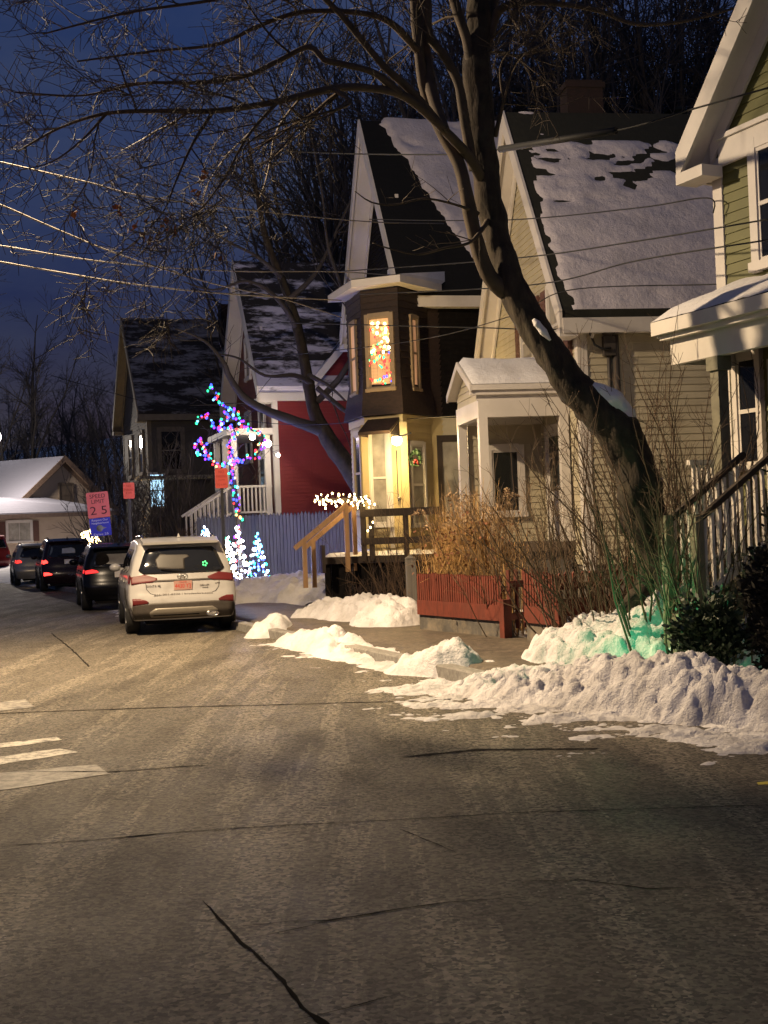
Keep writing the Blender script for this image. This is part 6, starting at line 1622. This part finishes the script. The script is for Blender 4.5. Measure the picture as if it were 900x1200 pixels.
# ------------------------------------------------------------------ overhead cables
def cable(pts, rad, label, m=M_wire, thick=None, sag=True):
    P = [at(*p) for p in pts]; o = P[0]; Q = []
    for i in range(len(P) - 1):
        p0 = P[max(0, i - 1)]; p1 = P[i]; p2 = P[i + 1]; p3 = P[min(len(P) - 1, i + 2)]
        for k in range(12):
            t = k / 12; Q.append(.5 * (2 * p1 + (p2 - p0) * t + (2 * p0 - 5 * p1 + 4 * p2 - p3) * t * t + (3 * p1 - p0 - 3 * p2 + p3) * t ** 3) - o)
    Q.append(P[-1] - o); T = empty('overhead_cable', o, 0, label, 'cable'); mb = MB(); mb.tube(Q, rad, 5); mb.build('strand', m, T)
    if thick:
        mb = MB(); i0, i1 = thick; mb.tube([at(*p) - o for p in pts[i0:i1 + 1]], .045, 8); mb.build('sleeve', M_wire, T)
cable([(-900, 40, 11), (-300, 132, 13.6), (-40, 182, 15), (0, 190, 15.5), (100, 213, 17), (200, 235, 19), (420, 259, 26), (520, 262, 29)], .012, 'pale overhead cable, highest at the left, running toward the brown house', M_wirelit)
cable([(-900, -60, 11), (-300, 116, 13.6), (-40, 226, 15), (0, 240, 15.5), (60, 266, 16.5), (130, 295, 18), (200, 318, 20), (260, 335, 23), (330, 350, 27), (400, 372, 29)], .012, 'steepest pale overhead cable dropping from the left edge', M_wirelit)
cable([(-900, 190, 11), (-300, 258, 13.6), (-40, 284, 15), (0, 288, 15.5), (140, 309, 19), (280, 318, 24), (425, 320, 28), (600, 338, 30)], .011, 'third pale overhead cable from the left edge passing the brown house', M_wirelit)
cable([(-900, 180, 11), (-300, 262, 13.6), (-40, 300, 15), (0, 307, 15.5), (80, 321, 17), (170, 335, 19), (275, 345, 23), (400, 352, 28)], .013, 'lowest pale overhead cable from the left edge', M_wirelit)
cable([(310, 176, 24), (400, 180, 21), (530, 181, 18), (586, 175, 16.8), (722, 153, 15.2), (811, 128, 14.2), (900, 103, 13.4), (980, 80, 12.8)], .011, 'black cable with a thick sleeved section crossing the cream roof ridge', M_wire, (3, 4))
cable([(433, 257, 24), (589, 258, 20), (744, 244, 17), (828, 232, 15.9), (836, 250, 15.85)], .009, 'thin black cable ending in a small loop at the green house corner', M_wire)
cable([(400, 318, 24), (600, 303, 19), (744, 283, 16.5), (894, 258, 14), (960, 246, 13.4)], .010, 'black cable crossing the middle of the cream roof', M_wire)
cable([(420, 345, 24), (622, 334, 19), (744, 306, 16.5), (894, 282, 14), (960, 270, 13.4)], .010, 'black cable just below the cable crossing the middle of the cream roof', M_wire)
cable([(330, 378, 27), (400, 380, 25), (560, 384, 22), (650, 386, 21.4), (680, 376, 21.35), (690, 377, 21.35)], .011, 'low black cable running to the meter of the cream house', M_wire)
cable([(300, 420, 30), (480, 400, 26), (600, 370, 22), (667, 340, 20), (839, 333, 17), (940, 325, 15)], .009, 'thin black cable along the lower edge of the cream roof', M_wire)
cable([(60, 440, 40), (200, 478, 36), (330, 497, 33), (440, 493, 29), (560, 486, 26)], .010, 'low dark cable crossing the red wall', M_wire)

# ------------------------------------------------------------------ light
w = bpy.data.worlds.new('World'); sc.world = w; w.use_nodes = True; nt = w.node_tree
bg = nt.nodes['Background']; sky = nt.nodes.new('ShaderNodeTexSky'); sky.sky_type = 'NISHITA'; sky.sun_disc = False
sky.sun_elevation = R(-1.5); sky.sun_rotation = R(200); sky.ozone_density = 6; sky.air_density = 1.0; sky.dust_density = .2
hs = nt.nodes.new('ShaderNodeHueSaturation'); hs.inputs['Saturation'].default_value = .84; hs.inputs['Hue'].default_value = .47; hs.inputs['Value'].default_value = 1.5
nt.links.new(sky.outputs[0], hs.inputs['Color']); mu = nt.nodes.new('ShaderNodeMix'); mu.data_type = 'RGBA'; mu.blend_type = 'MULTIPLY'; mu.inputs[0].default_value = 1; mu.inputs[7].default_value = (.74, .82, 1.06, 1)
cl = noisef(nt, coords(nt, (1.2, 1.2, 3.2), 'Generated'), 2.1, 6, .6); cm = math_(nt, 'MULTIPLY', ramp(nt, cl, .40, .72), .45)
nt.links.new(hs.outputs[0], mu.inputs[6]); nt.links.new(mixc(nt, cm, mu.outputs[2], (.26, .30, .42)), bg.inputs[0]); bg.inputs[1].default_value = .15
sun = lamp('dusk_sky_light', (0, 0, 60), (.75, .8, 1), .02, .1, 'SUN'); sun.data.angle = R(20); sun.rotation_euler = (R(40), 0, R(-20))
lamp('street_light', at(-40, 52, 16.5), (1, .76, .50), 1600, .16)
lamp('street_light_downward', at(-40, 54, 16.5), (1, .72, .40), 4700, .16, 'SPOT', at(-40, 54, 16.5) + V((2.4, -.2, -8)), 126, 1.0)
lamp('behind_fill_light', (-8.5, -5.0, 8.5), (1, .70, .66), 270, .25)  # unseen pinkish lamp behind the camera, added to fill the foreground
lamp('garden_floodlight', (2.45, 13.15, .72), (.02, 1, .34), 9, .08)

sc.view_settings.view_transform = 'Standard'; sc.view_settings.look = 'None'; sc.view_settings.exposure = 1.1; sc.view_settings.gamma = 1
sc.render.engine = 'CYCLES'; cy = sc.cycles
cy.use_denoising = True; cy.max_bounces = 5; cy.diffuse_bounces = 2; cy.glossy_bounces = 3; cy.transmission_bounces = 2
cy.sample_clamp_indirect = 2.5; cy.caustics_reflective = False; cy.caustics_refractive = False; cy.use_light_tree = True
